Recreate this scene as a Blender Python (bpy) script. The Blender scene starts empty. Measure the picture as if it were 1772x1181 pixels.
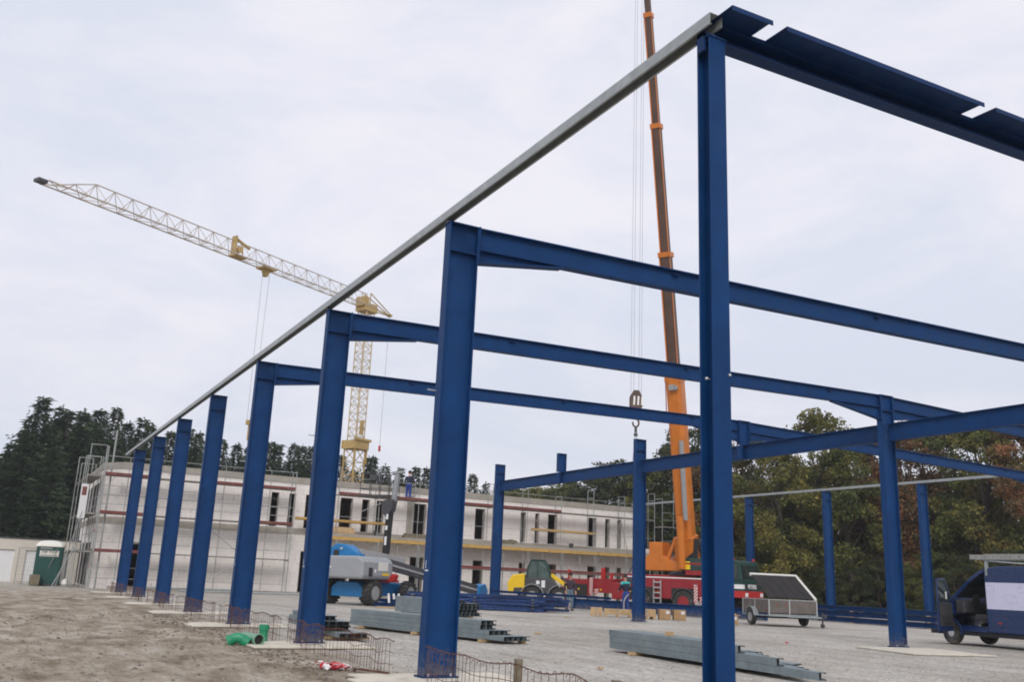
import bpy, bmesh, math, random
from math import sin, cos, pi, radians, sqrt, atan2
from mathutils import Vector, Matrix, noise
random.seed(7)
SC = bpy.context.scene
COL = SC.collection
# ------------------------------------------------------------------ camera
YAW, PITCH, ROLL, FPX, CH = .491, .2505, .0432, 1612.6, 1.388
fw = Vector((sin(YAW)*cos(PITCH), cos(YAW)*cos(PITCH), sin(PITCH)))
rt0 = Vector((cos(YAW), -sin(YAW), 0)); up0 = rt0.cross(fw)
rt = rt0*cos(ROLL) + up0*sin(ROLL); up = -rt0*sin(ROLL) + up0*cos(ROLL)
cd = bpy.data.cameras.new('camera'); cam = bpy.data.objects.new('camera', cd); COL.objects.link(cam)
M3 = Matrix((rt, up, -fw)).transposed()
cam.matrix_world = Matrix.Translation((0, 0, CH)) @ M3.to_4x4()
cd.sensor_width = 36; cd.lens = 36*FPX/1772; cd.clip_end = 5000; cd.clip_start = .1
SC.camera = cam
# ------------------------------------------------------------------ world
SUN_EL, SUN_AZ = radians(48), radians(-60)      # azimuth from +Y towards +X
w = bpy.data.worlds.new('World'); SC.world = w; w.use_nodes = True
nt = w.node_tree; nt.nodes.clear()
def WN(t): return nt.nodes.new(t)
out = WN('ShaderNodeOutputWorld'); bg = WN('ShaderNodeBackground'); nt.links.new(bg.outputs[0], out.inputs[0])
sky = WN('ShaderNodeTexSky'); sky.sky_type = 'NISHITA'; sky.sun_disc = False
sky.sun_elevation = SUN_EL; sky.sun_rotation = SUN_AZ
tc = WN('ShaderNodeTexCoord')
mp = WN('ShaderNodeMapping'); mp.inputs['Scale'].default_value = (1, 1, 2.6)
nt.links.new(tc.outputs['Generated'], mp.inputs[0])
n1 = WN('ShaderNodeTexNoise'); n1.inputs['Scale'].default_value = 2.7; n1.inputs['Detail'].default_value = 8; n1.inputs['Roughness'].default_value = .60; n1.inputs['Distortion'].default_value = .3
nt.links.new(mp.outputs[0], n1.inputs['Vector'])
cr = WN('ShaderNodeValToRGB'); nt.links.new(n1.outputs['Fac'], cr.inputs[0])
e = cr.color_ramp.elements
e[0].position = .38; e[0].color = (7.45, 7.8, 8.95, 1); e[1].position = .62; e[1].color = (9.1, 8.95, 9.6, 1)
sx = WN('ShaderNodeSeparateXYZ'); nt.links.new(tc.outputs['Generated'], sx.inputs[0])
hr = WN('ShaderNodeMapRange'); hr.inputs[1].default_value = -.02; hr.inputs[2].default_value = .30; hr.inputs[3].default_value = .90; hr.inputs[4].default_value = 1.0
nt.links.new(sx.outputs[2], hr.inputs[0])
mul = WN('ShaderNodeVectorMath'); mul.operation = 'SCALE'; nt.links.new(cr.outputs[0], mul.inputs[0]); nt.links.new(hr.outputs[0], mul.inputs['Scale'])
mx = WN('ShaderNodeMixRGB'); mx.inputs[0].default_value = .93
nt.links.new(sky.outputs[0], mx.inputs[1]); nt.links.new(mul.outputs[0], mx.inputs[2])
nt.links.new(mx.outputs[0], bg.inputs[0]); bg.inputs[1].default_value = .1
sd = bpy.data.lights.new('sun', 'SUN'); sd.energy = 1.5; sd.angle = radians(28); sd.color = (1, .97, .92)
so = bpy.data.objects.new('sun', sd); COL.objects.link(so)
sdir = Vector((sin(SUN_AZ)*cos(SUN_EL), cos(SUN_AZ)*cos(SUN_EL), sin(SUN_EL)))
sdir = Vector((-.40, -.72, .62)).normalized()
sky.sun_elevation = math.asin(sdir.z); sky.sun_rotation = atan2(sdir.x, sdir.y)
so.rotation_euler = sdir.to_track_quat('Z', 'Y').to_euler()
so.location = (-20, -20, 60)
SC.view_settings.view_transform = 'Standard'; SC.view_settings.look = 'None'
SC.view_settings.exposure = 0.06; SC.view_settings.gamma = 1
SC.render.resolution_x = 1024; SC.render.resolution_y = 683
SC.cycles.filter_width = 1.9

# ------------------------------------------------------------------ helpers
def at(px, depth, z=0.0):
    """ground position (real metres) below photo column px at a given depth"""
    lo, hi = -3000., 4000.
    for _ in range(50):
        m = (lo+hi)/2
        p = Vector((0, 0, CH)) + (fw + rt*((px-886)/FPX) - up*((m-590.5)/FPX))*depth
        if p.z > z: lo = m
        else: hi = m
    return p
def zat(px, py, depth): return (Vector((0, 0, CH)) + (fw + rt*((px-886)/FPX) - up*((py-590.5)/FPX))*depth).z

def mat(name, col, rough=.6, metal=0, var=.12, scale=6, bump=0, bscale=40, spec=.5, col2=None, grime=None, gscale=1.2, gamt=.5, objvar=0, rand=0):
    m = bpy.data.materials.new(name); m.use_nodes = True
    t = m.node_tree; N = t.nodes; L = t.links; b = N['Principled BSDF']
    b.inputs['Roughness'].default_value = rough; b.inputs['Metallic'].default_value = metal
    b.inputs['Specular IOR Level'].default_value = spec
    co = N.new('ShaderNodeTexCoord')
    no = N.new('ShaderNodeTexNoise'); no.inputs['Scale'].default_value = scale; no.inputs['Detail'].default_value = 6; no.inputs['Roughness'].default_value = .62
    L.new(co.outputs['Object'], no.inputs['Vector'])
    r = N.new('ShaderNodeValToRGB'); L.new(no.outputs['Fac'], r.inputs[0])
    c2 = col2 or [min(1, c*(1+var)) for c in col]; c1 = col if col2 else [c*(1-var) for c in col]
    r.color_ramp.elements[0].position = .33; r.color_ramp.elements[0].color = (*c1, 1)
    r.color_ramp.elements[1].position = .67; r.color_ramp.elements[1].color = (*c2, 1)
    src = r.outputs[0]
    if grime:
        g = N.new('ShaderNodeTexNoise'); g.inputs['Scale'].default_value = gscale; g.inputs['Detail'].default_value = 8; g.inputs['Roughness'].default_value = .7
        L.new(co.outputs['Object'], g.inputs['Vector'])
        gr = N.new('ShaderNodeValToRGB'); L.new(g.outputs['Fac'], gr.inputs[0])
        gr.color_ramp.elements[0].position = .52; gr.color_ramp.elements[0].color = (0, 0, 0, 1)
        gr.color_ramp.elements[1].position = .72; gr.color_ramp.elements[1].color = (gamt, gamt, gamt, 1)
        mm = N.new('ShaderNodeMixRGB'); L.new(gr.outputs[0], mm.inputs[0]); L.new(src, mm.inputs[1]); mm.inputs[2].default_value = (*grime, 1)
        src = mm.outputs[0]
    if objvar:
        oi = N.new('ShaderNodeObjectInfo'); hv = N.new('ShaderNodeHueSaturation')
        a = N.new('ShaderNodeMapRange'); a.inputs[3].default_value = 1-objvar; a.inputs[4].default_value = 1+objvar
        L.new(oi.outputs['Random'], a.inputs[0]); L.new(a.outputs[0], hv.inputs['Value']); L.new(src, hv.inputs['Color'])
        src = hv.outputs[0]
    L.new(src, b.inputs['Base Color'])
    rr = N.new('ShaderNodeMapRange'); rr.inputs[3].default_value = max(.02, rough-.1); rr.inputs[4].default_value = min(1, rough+.12)
    L.new(no.outputs['Fac'], rr.inputs[0]); L.new(rr.outputs[0], b.inputs['Roughness'])
    if bump:
        nb = N.new('ShaderNodeTexNoise'); nb.inputs['Scale'].default_value = bscale; nb.inputs['Detail'].default_value = 5
        L.new(co.outputs['Object'], nb.inputs['Vector'])
        bp = N.new('ShaderNodeBump'); bp.inputs['Strength'].default_value = bump; bp.inputs['Distance'].default_value = .02
        L.new(nb.outputs['Fac'], bp.inputs['Height']); L.new(bp.outputs[0], b.inputs['Normal'])
    return m

M = {}
M['steel'] = mat('blue_steel_paint', (.0035, .039, .138), .55, var=.16, scale=2.2, bump=.10, bscale=60, spec=.18, grime=(.015, .055, .15), gscale=1.5, gamt=.25, objvar=.06)
M['steel2'] = mat('dark_blue_steel_paint', (.004, .028, .105), .55, var=.15, scale=4, spec=.18, grime=(.05, .08, .15), gscale=3, gamt=.3)
M['bolt'] = mat('zinc_bolt', (.55, .57, .6), .35, .7)
M['galv'] = mat('galvanised_steel', (.33, .36, .365), .45, .2, var=.14, scale=9, grime=(.55, .57, .58), gscale=4, gamt=.4)
M['galv_d'] = mat('galvanised_channel', (.20, .245, .26), .5, .3, var=.15, scale=5, grime=(.33, .36, .37), gscale=2, gamt=.4)
M['scaf'] = mat('scaffold_tube', (.34, .35, .34), .5, .4, var=.25, scale=3, grime=(.12, .10, .08), gscale=5, gamt=.4)
M['deck'] = mat('scaffold_deck', (.20, .18, .155), .85, var=.3, scale=4)
M['toe'] = mat('red_toe_board', (.165, .042, .036), .75, var=.25, scale=3, grime=(.25, .18, .15), gscale=2.5, gamt=.6)
M['yellowtimber'] = mat('yellow_formwork', (.50, .31, .09), .7, var=.2, scale=3, grime=(.3, .2, .1), gscale=3, gamt=.6)
M['timber'] = mat('raw_timber', (.50, .34, .18), .8, var=.25, scale=8)
M['greytimber'] = mat('weathered_timber', (.19, .16, .11), .9, var=.3, scale=9, bump=.3)
M['card'] = mat('cardboard', (.40, .25, .125), .85, var=.12, scale=5)
M['label'] = mat('white_label', (.75, .75, .75), .7, var=.05)
M['board'] = mat('cream_board', (.62, .57, .47), .8, var=.10, scale=3, grime=(.33, .28, .22), gscale=2.4, gamt=.9)
M['rust'] = mat('rusty_rebar', (.115, .048, .030), .85, var=.35, scale=8)
M['pipeg'] = mat('green_pipe_plastic', (.015, .25, .12), .4, var=.12, scale=3)
M['pipel'] = mat('pale_green_pipe', (.16, .32, .21), .45, var=.12, scale=3, grime=(.3, .3, .25), gscale=3, gamt=.4)
M['black'] = mat('black_rubber', (.022, .022, .022), .8, var=.3, scale=6, bump=.3, bscale=20)
M['tyre'] = mat('tyre_rubber', (.035, .033, .032), .85, var=.3, scale=6, bump=.3, bscale=20, grime=(.16, .14, .12), gscale=3, gamt=.7)
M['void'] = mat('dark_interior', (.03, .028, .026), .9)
M['orange'] = mat('orange_crane_paint', (.60, .175, .016), .45, var=.10, scale=2, grime=(.30, .10, .04), gscale=1.4, gamt=.4)
M['orange_d'] = mat('boom_brown_grease_and_shade', (.085, .045, .030), .55, var=.25, scale=1.5, grime=(.25, .08, .03), gscale=.8, gamt=.25)  # dark brown paints both grease and underside shade over the orange boom
M['red'] = mat('red_crane_paint', (.29, .015, .020), .45, var=.12, scale=2, grime=(.2, .05, .04), gscale=2, gamt=.4)
M['redbright'] = mat('bright_red_paint', (.45, .02, .016), .45, var=.08)
M['white'] = mat('white_paint', (.78, .78, .77), .5, var=.04, scale=3)
M['offwhite'] = mat('off_white_paint', (.70, .68, .62), .6, var=.06, scale=3)
M['cabgreen'] = mat('dark_green_cab_paint', (.012, .05, .04), .4, var=.15)
M['glass'] = mat('dark_glass', (.022, .034, .032), .06, var=.1, spec=.6)
M['grey'] = mat('mid_grey_paint', (.30, .30, .30), .5, var=.08)
M['liftgrey'] = mat('lift_grey_cover', (.30, .31, .33), .42, var=.06, scale=2, grime=(.36, .35, .33), gscale=1.5, gamt=.5)
M['liftblue'] = mat('lift_blue_paint', (.008, .17, .42), .45, var=.12, scale=2, grime=(.05, .11, .2), gscale=2, gamt=.4)
M['dark'] = mat('dark_grey_steel', (.055, .055, .06), .5, var=.2)
M['yellow'] = mat('machine_yellow', (.85, .55, .01), .42, var=.06, scale=2, grime=(.5, .36, .1), gscale=2, gamt=.3)
M['cranebeige'] = mat('tower_crane_yellow', (.54, .43, .27), .6, var=.15, scale=1)
M['craneyellow'] = mat('tower_crane_ochre', (.44, .30, .11), .6, var=.2, scale=1)
M['cranepink'] = mat('jib_faded_paint', (.42, .35, .28), .6, var=.2, scale=.6)
M['rope'] = mat('wire_rope', (.25, .26, .27), .6, .3)
M['toiletg'] = mat('toilet_green_plastic', (.006, .062, .052), .5, var=.08, scale=2)
M['toiletroof'] = mat('toilet_white_roof', (.80, .78, .72), .5, var=.03)
M['garage'] = mat('garage_render', (.62, .57, .50), .9, var=.05, scale=.8, bump=.1)
M['garagedoor'] = mat('garage_door_white', (.74, .74, .74), .6, var=.03)
M['navy'] = mat('navy_van_paint', (.005, .026, .105), .28, var=.06, scale=2, spec=.6, grime=(.04, .05, .08), gscale=2, gamt=.3)
M['ply'] = mat('grey_brown_plywood', (.145, .125, .112), .8, var=.2, scale=4, grime=(.22, .19, .17), gscale=2, gamt=.5)
M['plydark'] = mat('dark_plank', (.018, .015, .014), .85, var=.5, scale=3)
M['alu'] = mat('aluminium_profile', (.55, .56, .56), .4, .5)
M['skin'] = mat('skin', (.50, .27, .19), .6, var=.05)
M['hair'] = mat('dark_hair', (.03, .02, .015), .8)
M['jacket'] = mat('dark_plum_jacket', (.05, .032, .045), .8, var=.2)
M['shirt'] = mat('pale_shirt', (.35, .33, .38), .8)
M['jeans'] = mat('faded_blue_jeans', (.11, .17, .22), .85, var=.2, scale=8)
M['workblue'] = mat('work_trouser_blue', (.02, .055, .26), .85, var=.15, scale=8)
M['navycloth'] = mat('navy_cloth', (.012, .016, .04), .85, var=.2)
M['turq'] = mat('turquoise_cloth', (.05, .48, .46), .8, var=.08)
M['tapered'] = mat('red_tape', (.62, .03, .05), .5)
M['tapewhite'] = mat('white_tape', (.75, .73, .72), .5)
M['banner'] = mat('white_banner', (.68, .68, .68), .7, var=.04)
M['rackgrey'] = mat('dull_rack_aluminium', (.33,.33,.31), .6, .2, var=.15)
M['heapblue'] = mat('blue_sections_painted_highlights', (.010, .050, .20), .45, var=.3, scale=6, grime=(.10,.16,.30), gscale=3, gamt=.7)  # lighter blue patches paint highlights into the colour of the heap sections
M['cabglass'] = mat('green_tinted_cab_glass', (.05,.085,.075), .06, var=.5, scale=3, spec=.8)
M['reveal'] = mat('pale_window_reveal', (.62, .575, .54), .9, var=.12, scale=3)
M['paper'] = mat('lavender_white_paper', (.66, .66, .84), .6, var=.03)
M['concrete'] = mat('concrete', (.35, .32, .275), .9, var=.15, scale=1.5, bump=.2, grime=(.22, .20, .17), gscale=.8, gamt=.5)
M['stone'] = mat('pebble', (.27, .25, .225), .9, var=.35, scale=2)

def weather(m, dust=(.20,.17,.14), zmax=.55):
    t = m.node_tree; N = t.nodes; L = t.links; b = N['Principled BSDF']
    src = b.inputs['Base Color'].links[0].from_socket
    co = N.new('ShaderNodeTexCoord')
    sp = N.new('ShaderNodeSeparateXYZ'); L.new(co.outputs['Object'], sp.inputs[0])
    n = N.new('ShaderNodeTexNoise'); n.inputs['Scale'].default_value = 7; n.inputs['Detail'].default_value = 8; n.inputs['Roughness'].default_value = .75; L.new(co.outputs['Object'], n.inputs['Vector'])
    z = N.new('ShaderNodeMapRange'); z.inputs[1].default_value = 0; z.inputs[2].default_value = zmax; z.inputs[3].default_value = .30; z.inputs[4].default_value = -.12; L.new(sp.outputs[2], z.inputs[0])
    ad = N.new('ShaderNodeMath'); L.new(n.outputs['Fac'], ad.inputs[0]); L.new(z.outputs[0], ad.inputs[1])
    r = N.new('ShaderNodeMapRange'); r.inputs[1].default_value = .55; r.inputs[2].default_value = .80; r.inputs[4].default_value = .6; L.new(ad.outputs[0], r.inputs[0])
    mx1 = N.new('ShaderNodeMixRGB'); L.new(r.outputs[0], mx1.inputs[0]); L.new(src, mx1.inputs[1]); mx1.inputs[2].default_value = (*dust, 1)
    mp1 = N.new('ShaderNodeMapping'); mp1.inputs['Scale'].default_value = (14, 14, .9); L.new(co.outputs['Object'], mp1.inputs[0])
    n2 = N.new('ShaderNodeTexNoise'); n2.inputs['Scale'].default_value = 1; n2.inputs['Detail'].default_value = 6; n2.inputs['Roughness'].default_value = .7; L.new(mp1.outputs[0], n2.inputs['Vector'])
    r2 = N.new('ShaderNodeMapRange'); r2.inputs[1].default_value = .62; r2.inputs[2].default_value = .74; r2.inputs[4].default_value = .13; L.new(n2.outputs['Fac'], r2.inputs[0])
    mx2 = N.new('ShaderNodeMixRGB'); L.new(r2.outputs[0], mx2.inputs[0]); L.new(mx1.outputs[0], mx2.inputs[1]); mx2.inputs[2].default_value = (.035, .085, .18, 1)
    L.new(mx2.outputs[0], b.inputs['Base Color'])
M['steelcol'] = M['steel'].copy(); M['steelcol'].name = 'blue_steel_paint_dusty'; weather(M['steelcol'])
def wall_mat():
    m = bpy.data.materials.new('aerated_block_wall'); m.use_nodes = True
    t = m.node_tree; N = t.nodes; L = t.links; b = N['Principled BSDF']; b.inputs['Roughness'].default_value = .92; b.inputs['Specular IOR Level'].default_value = .2
    co = N.new('ShaderNodeTexCoord'); mp = N.new('ShaderNodeMapping'); mp.inputs['Rotation'].default_value = (radians(90), 0, 0)
    L.new(co.outputs['Object'], mp.inputs[0])
    br = N.new('ShaderNodeTexBrick'); br.inputs['Scale'].default_value = 1; br.inputs['Brick Width'].default_value = .62; br.inputs['Row Height'].default_value = .25
    br.inputs['Mortar Size'].default_value = .006; br.inputs['Color1'].default_value = (.84, .79, .745, 1); br.inputs['Color2'].default_value = (.78, .73, .69, 1); br.inputs['Mortar'].default_value = (.60, .56, .53, 1)
    L.new(mp.outputs[0], br.inputs['Vector'])
    # trowelled glue patches standing on the block joints
    m2 = N.new('ShaderNodeMapping'); m2.inputs['Scale'].default_value = (2.2, 1, 1.0); L.new(co.outputs['Object'], m2.inputs[0])
    n = N.new('ShaderNodeTexNoise'); n.inputs['Scale'].default_value = 2.6; n.inputs['Detail'].default_value = 8; n.inputs['Roughness'].default_value = .78; L.new(m2.outputs[0], n.inputs['Vector'])
    r = N.new('ShaderNodeValToRGB'); L.new(n.outputs['Fac'], r.inputs[0]); r.color_ramp.elements[0].position = .555; r.color_ramp.elements[1].position = .66
    r.color_ramp.elements[0].color = (0, 0, 0, 1); r.color_ramp.elements[1].color = (.75, .75, .75, 1)
    mm = N.new('ShaderNodeMixRGB'); L.new(r.outputs[0], mm.inputs[0]); L.new(br.outputs[0], mm.inputs[1]); mm.inputs[2].default_value = (.33, .29, .26, 1)
    n3 = N.new('ShaderNodeTexNoise'); n3.inputs['Scale'].default_value = .35; n3.inputs['Detail'].default_value = 3; L.new(co.outputs['Object'], n3.inputs['Vector'])
    r3 = N.new('ShaderNodeMapRange'); r3.inputs[1].default_value = .3; r3.inputs[2].default_value = .7; r3.inputs[3].default_value = .9; r3.inputs[4].default_value = 1.06; L.new(n3.outputs['Fac'], r3.inputs[0])
    hv = N.new('ShaderNodeHueSaturation'); L.new(r3.outputs[0], hv.inputs['Value']); L.new(mm.outputs[0], hv.inputs['Color'])
    L.new(hv.outputs[0], b.inputs['Base Color'])
    return m
M['wall'] = wall_mat()

def ground_mat():
    m = bpy.data.materials.new('gravel_and_dirt'); m.use_nodes = True
    t = m.node_tree; N = t.nodes; L = t.links; b = N['Principled BSDF']; b.inputs['Roughness'].default_value = .95; b.inputs['Specular IOR Level'].default_value = .15
    co = N.new('ShaderNodeTexCoord')
    def noise_(sc, det=6, ro=.6, vec=None):
        n = N.new('ShaderNodeTexNoise'); n.inputs['Scale'].default_value = sc; n.inputs['Detail'].default_value = det; n.inputs['Roughness'].default_value = ro
        L.new(vec or co.outputs['Object'], n.inputs['Vector']); return n.outputs['Fac']
    def ramp(src, stops):
        r = N.new('ShaderNodeValToRGB'); L.new(src, r.inputs[0])
        while len(r.color_ramp.elements) < len(stops): r.color_ramp.elements.new(.5)
        for e_, (p, c) in zip(r.color_ramp.elements, stops): e_.position = p; e_.color = (*c, 1)
        return r.outputs[0]
    def mix(f, a, c, bt='MIX'):
        x = N.new('ShaderNodeMixRGB'); x.blend_type = bt
        for k, v in ((0, f), (1, a), (2, c)):
            if hasattr(v, 'is_linked') or hasattr(v, 'links'): L.new(v, x.inputs[k])
            elif isinstance(v, (int, float)): x.inputs[k].default_value = v
            else: x.inputs[k].default_value = (*v, 1)
        return x.outputs[0]
    gravel = ramp(noise_(.35, 8, .65), [(.3, (.42, .385, .335)), (.5, (.50, .47, .425)), (.7, (.58, .55, .505))])
    fine = ramp(noise_(14, 4, .75), [(.3, (.62, .62, .62)), (.7, (1.22, 1.22, 1.22))])
    gravel = mix(1, gravel, fine, 'MULTIPLY')
    vor = N.new('ShaderNodeTexVoronoi'); vor.inputs['Scale'].default_value = 11; L.new(co.outputs['Object'], vor.inputs['Vector'])
    vr = ramp(vor.outputs['Color'], [(.2, (.8, .8, .8)), (.9, (1.18, 1.16, 1.13))])
    gravel = mix(.8, gravel, vr, 'MULTIPLY')
    mpt = N.new('ShaderNodeMapping'); mpt.inputs['Rotation'].default_value = (0, 0, radians(24)); mpt.inputs['Scale'].default_value = (2.4, .10, 1); L.new(co.outputs['Object'], mpt.inputs[0])
    gravel = mix(1, gravel, ramp(noise_(1.0, 5, .6, mpt.outputs[0]), [(.36, (.84, .83, .81)), (.50, (1.0, 1.0, 1.0)), (.66, (1.07, 1.07, 1.06))]), 'MULTIPLY')
    gravel = mix(1, gravel, ramp(noise_(.16, 4, .55), [(.36, (.86, .85, .83)), (.5, (1, 1, 1)), (.7, (1.08, 1.08, 1.07))]), 'MULTIPLY')
    mp_ = N.new('ShaderNodeMapping'); mp_.inputs['Rotation'].default_value = (0, 0, radians(-20)); mp_.inputs['Scale'].default_value = (1.5, .75, 1); L.new(co.outputs['Object'], mp_.inputs[0])
    dirt = ramp(noise_(.9, 9, .68, mp_.outputs[0]), [(.32, (.15, .115, .078)), (.44, (.26, .21, .155)), (.54, (.37, .315, .245)), (.66, (.48, .43, .36))])
    dirt = mix(.8, dirt, fine, 'MULTIPLY')
    # boundary: dirt on the outer side of the left column row
    s = N.new('ShaderNodeSeparateXYZ'); L.new(co.outputs['Object'], s.inputs[0])
    n4 = noise_(.5, 6, .6)
    ad = N.new('ShaderNodeMath'); ad.operation = 'MULTIPLY_ADD'; L.new(n4, ad.inputs[0]); ad.inputs[1].default_value = 2.6; L.new(s.outputs[0], ad.inputs[2])
    mr = N.new('ShaderNodeMapRange'); L.new(ad.outputs[0], mr.inputs[0]); mr.inputs[1].default_value = 6.3; mr.inputs[2].default_value = 7.5
    # beyond the last column the ground in front of the toilet is pale again
    farn = N.new('ShaderNodeMath'); farn.operation = 'MULTIPLY_ADD'; L.new(n4, farn.inputs[0]); farn.inputs[1].default_value = 14; L.new(s.outputs[1], farn.inputs[2])
    fr = N.new('ShaderNodeMapRange'); L.new(farn.outputs[0], fr.inputs[0]); fr.inputs[1].default_value = 50; fr.inputs[2].default_value = 64; fr.inputs[4].default_value = .75
    mxx = N.new('ShaderNodeMath'); mxx.operation = 'MAXIMUM'; L.new(mr.outputs[0], mxx.inputs[0]); L.new(fr.outputs[0], mxx.inputs[1])
    c = mix(mxx.outputs[0], dirt, gravel)
    L.new(c, b.inputs['Base Color'])
    bp = N.new('ShaderNodeBump'); bp.inputs['Strength'].default_value = .55; bp.inputs['Distance'].default_value = .05
    sm = N.new('ShaderNodeMath'); sm.operation = 'ADD'; L.new(noise_(9, 6, .7), sm.inputs[0]); L.new(vor.outputs['Distance'], sm.inputs[1])
    L.new(sm.outputs[0], bp.inputs['Height']); L.new(bp.outputs[0], b.inputs['Normal'])
    return m
M['ground'] = ground_mat()

def leaf_mat(name, stops, objvar=.15):
    m = bpy.data.materials.new(name); m.use_nodes = True
    t = m.node_tree; N = t.nodes; L = t.links; b = N['Principled BSDF']; b.inputs['Roughness'].default_value = .7; b.inputs['Specular IOR Level'].default_value = .25
    co = N.new('ShaderNodeTexCoord'); oi = N.new('ShaderNodeObjectInfo')
    va = N.new('ShaderNodeVectorMath'); va.operation = 'ADD'; sc = N.new('ShaderNodeVectorMath'); sc.operation = 'SCALE'; sc.inputs[0].default_value = (37, 17, 5)
    L.new(oi.outputs['Random'], sc.inputs['Scale']); L.new(co.outputs['Object'], va.inputs[0]); L.new(sc.outputs[0], va.inputs[1])
    n = N.new('ShaderNodeTexNoise'); n.inputs['Scale'].default_value = .45; n.inputs['Detail'].default_value = 8; n.inputs['Roughness'].default_value = .72; L.new(va.outputs[0], n.inputs['Vector'])
    r = N.new('ShaderNodeValToRGB'); L.new(n.outputs['Fac'], r.inputs[0])
    while len(r.color_ramp.elements) < len(stops): r.color_ramp.elements.new(.5)
    for e_, (p, c) in zip(r.color_ramp.elements, stops): e_.position = p; e_.color = (*c, 1)
    g = N.new('ShaderNodeNewGeometry'); hv = N.new('ShaderNodeHueSaturation')
    a = N.new('ShaderNodeMapRange'); a.inputs[3].default_value = .65; a.inputs[4].default_value = 1.4; L.new(g.outputs['Random Per Island'], a.inputs[0])
    L.new(a.outputs[0], hv.inputs['Value']); L.new(r.outputs[0], hv.inputs['Color']); L.new(hv.outputs[0], b.inputs['Base Color'])
    tr = N.new('ShaderNodeBsdfTranslucent'); L.new(hv.outputs[0], tr.inputs[0]); ms = N.new('ShaderNodeMixShader'); ms.inputs[0].default_value = .22
    L.new(b.outputs[0], ms.inputs[1]); L.new(tr.outputs[0], ms.inputs[2]); L.new(ms.outputs[0], N['Material Output'].inputs[0])
    return m
M['needle'] = leaf_mat('dark_conifer_needles', [(.3, (.017, .034, .016)), (.5, (.034, .058, .024)), (.7, (.064, .090, .034))])
M['leaf_green'] = leaf_mat('green_leaves', [(.34, (.042, .056, .022)), (.46, (.078, .100, .028)), (.56, (.135, .142, .036)), (.68, (.22, .185, .050))])
M['leaf_yellow'] = leaf_mat('yellow_green_leaves', [(.34, (.060, .068, .026)), (.45, (.115, .122, .034)), (.55, (.20, .178, .046)), (.68, (.31, .25, .07))])
M['leaf_rust'] = leaf_mat('rust_brown_leaves', [(.34, (.062, .056, .028)), (.45, (.13, .092, .042)), (.55, (.25, .115, .052)), (.68, (.33, .150, .07))])
M['leaf_dark'] = leaf_mat('deep_green_leaves', [(.34, (.024, .040, .020)), (.48, (.055, .070, .030)), (.66, (.115, .108, .038))])
M['bark'] = mat('bark', (.07, .055, .042), .95, var=.3, scale=4, bump=.4)

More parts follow.
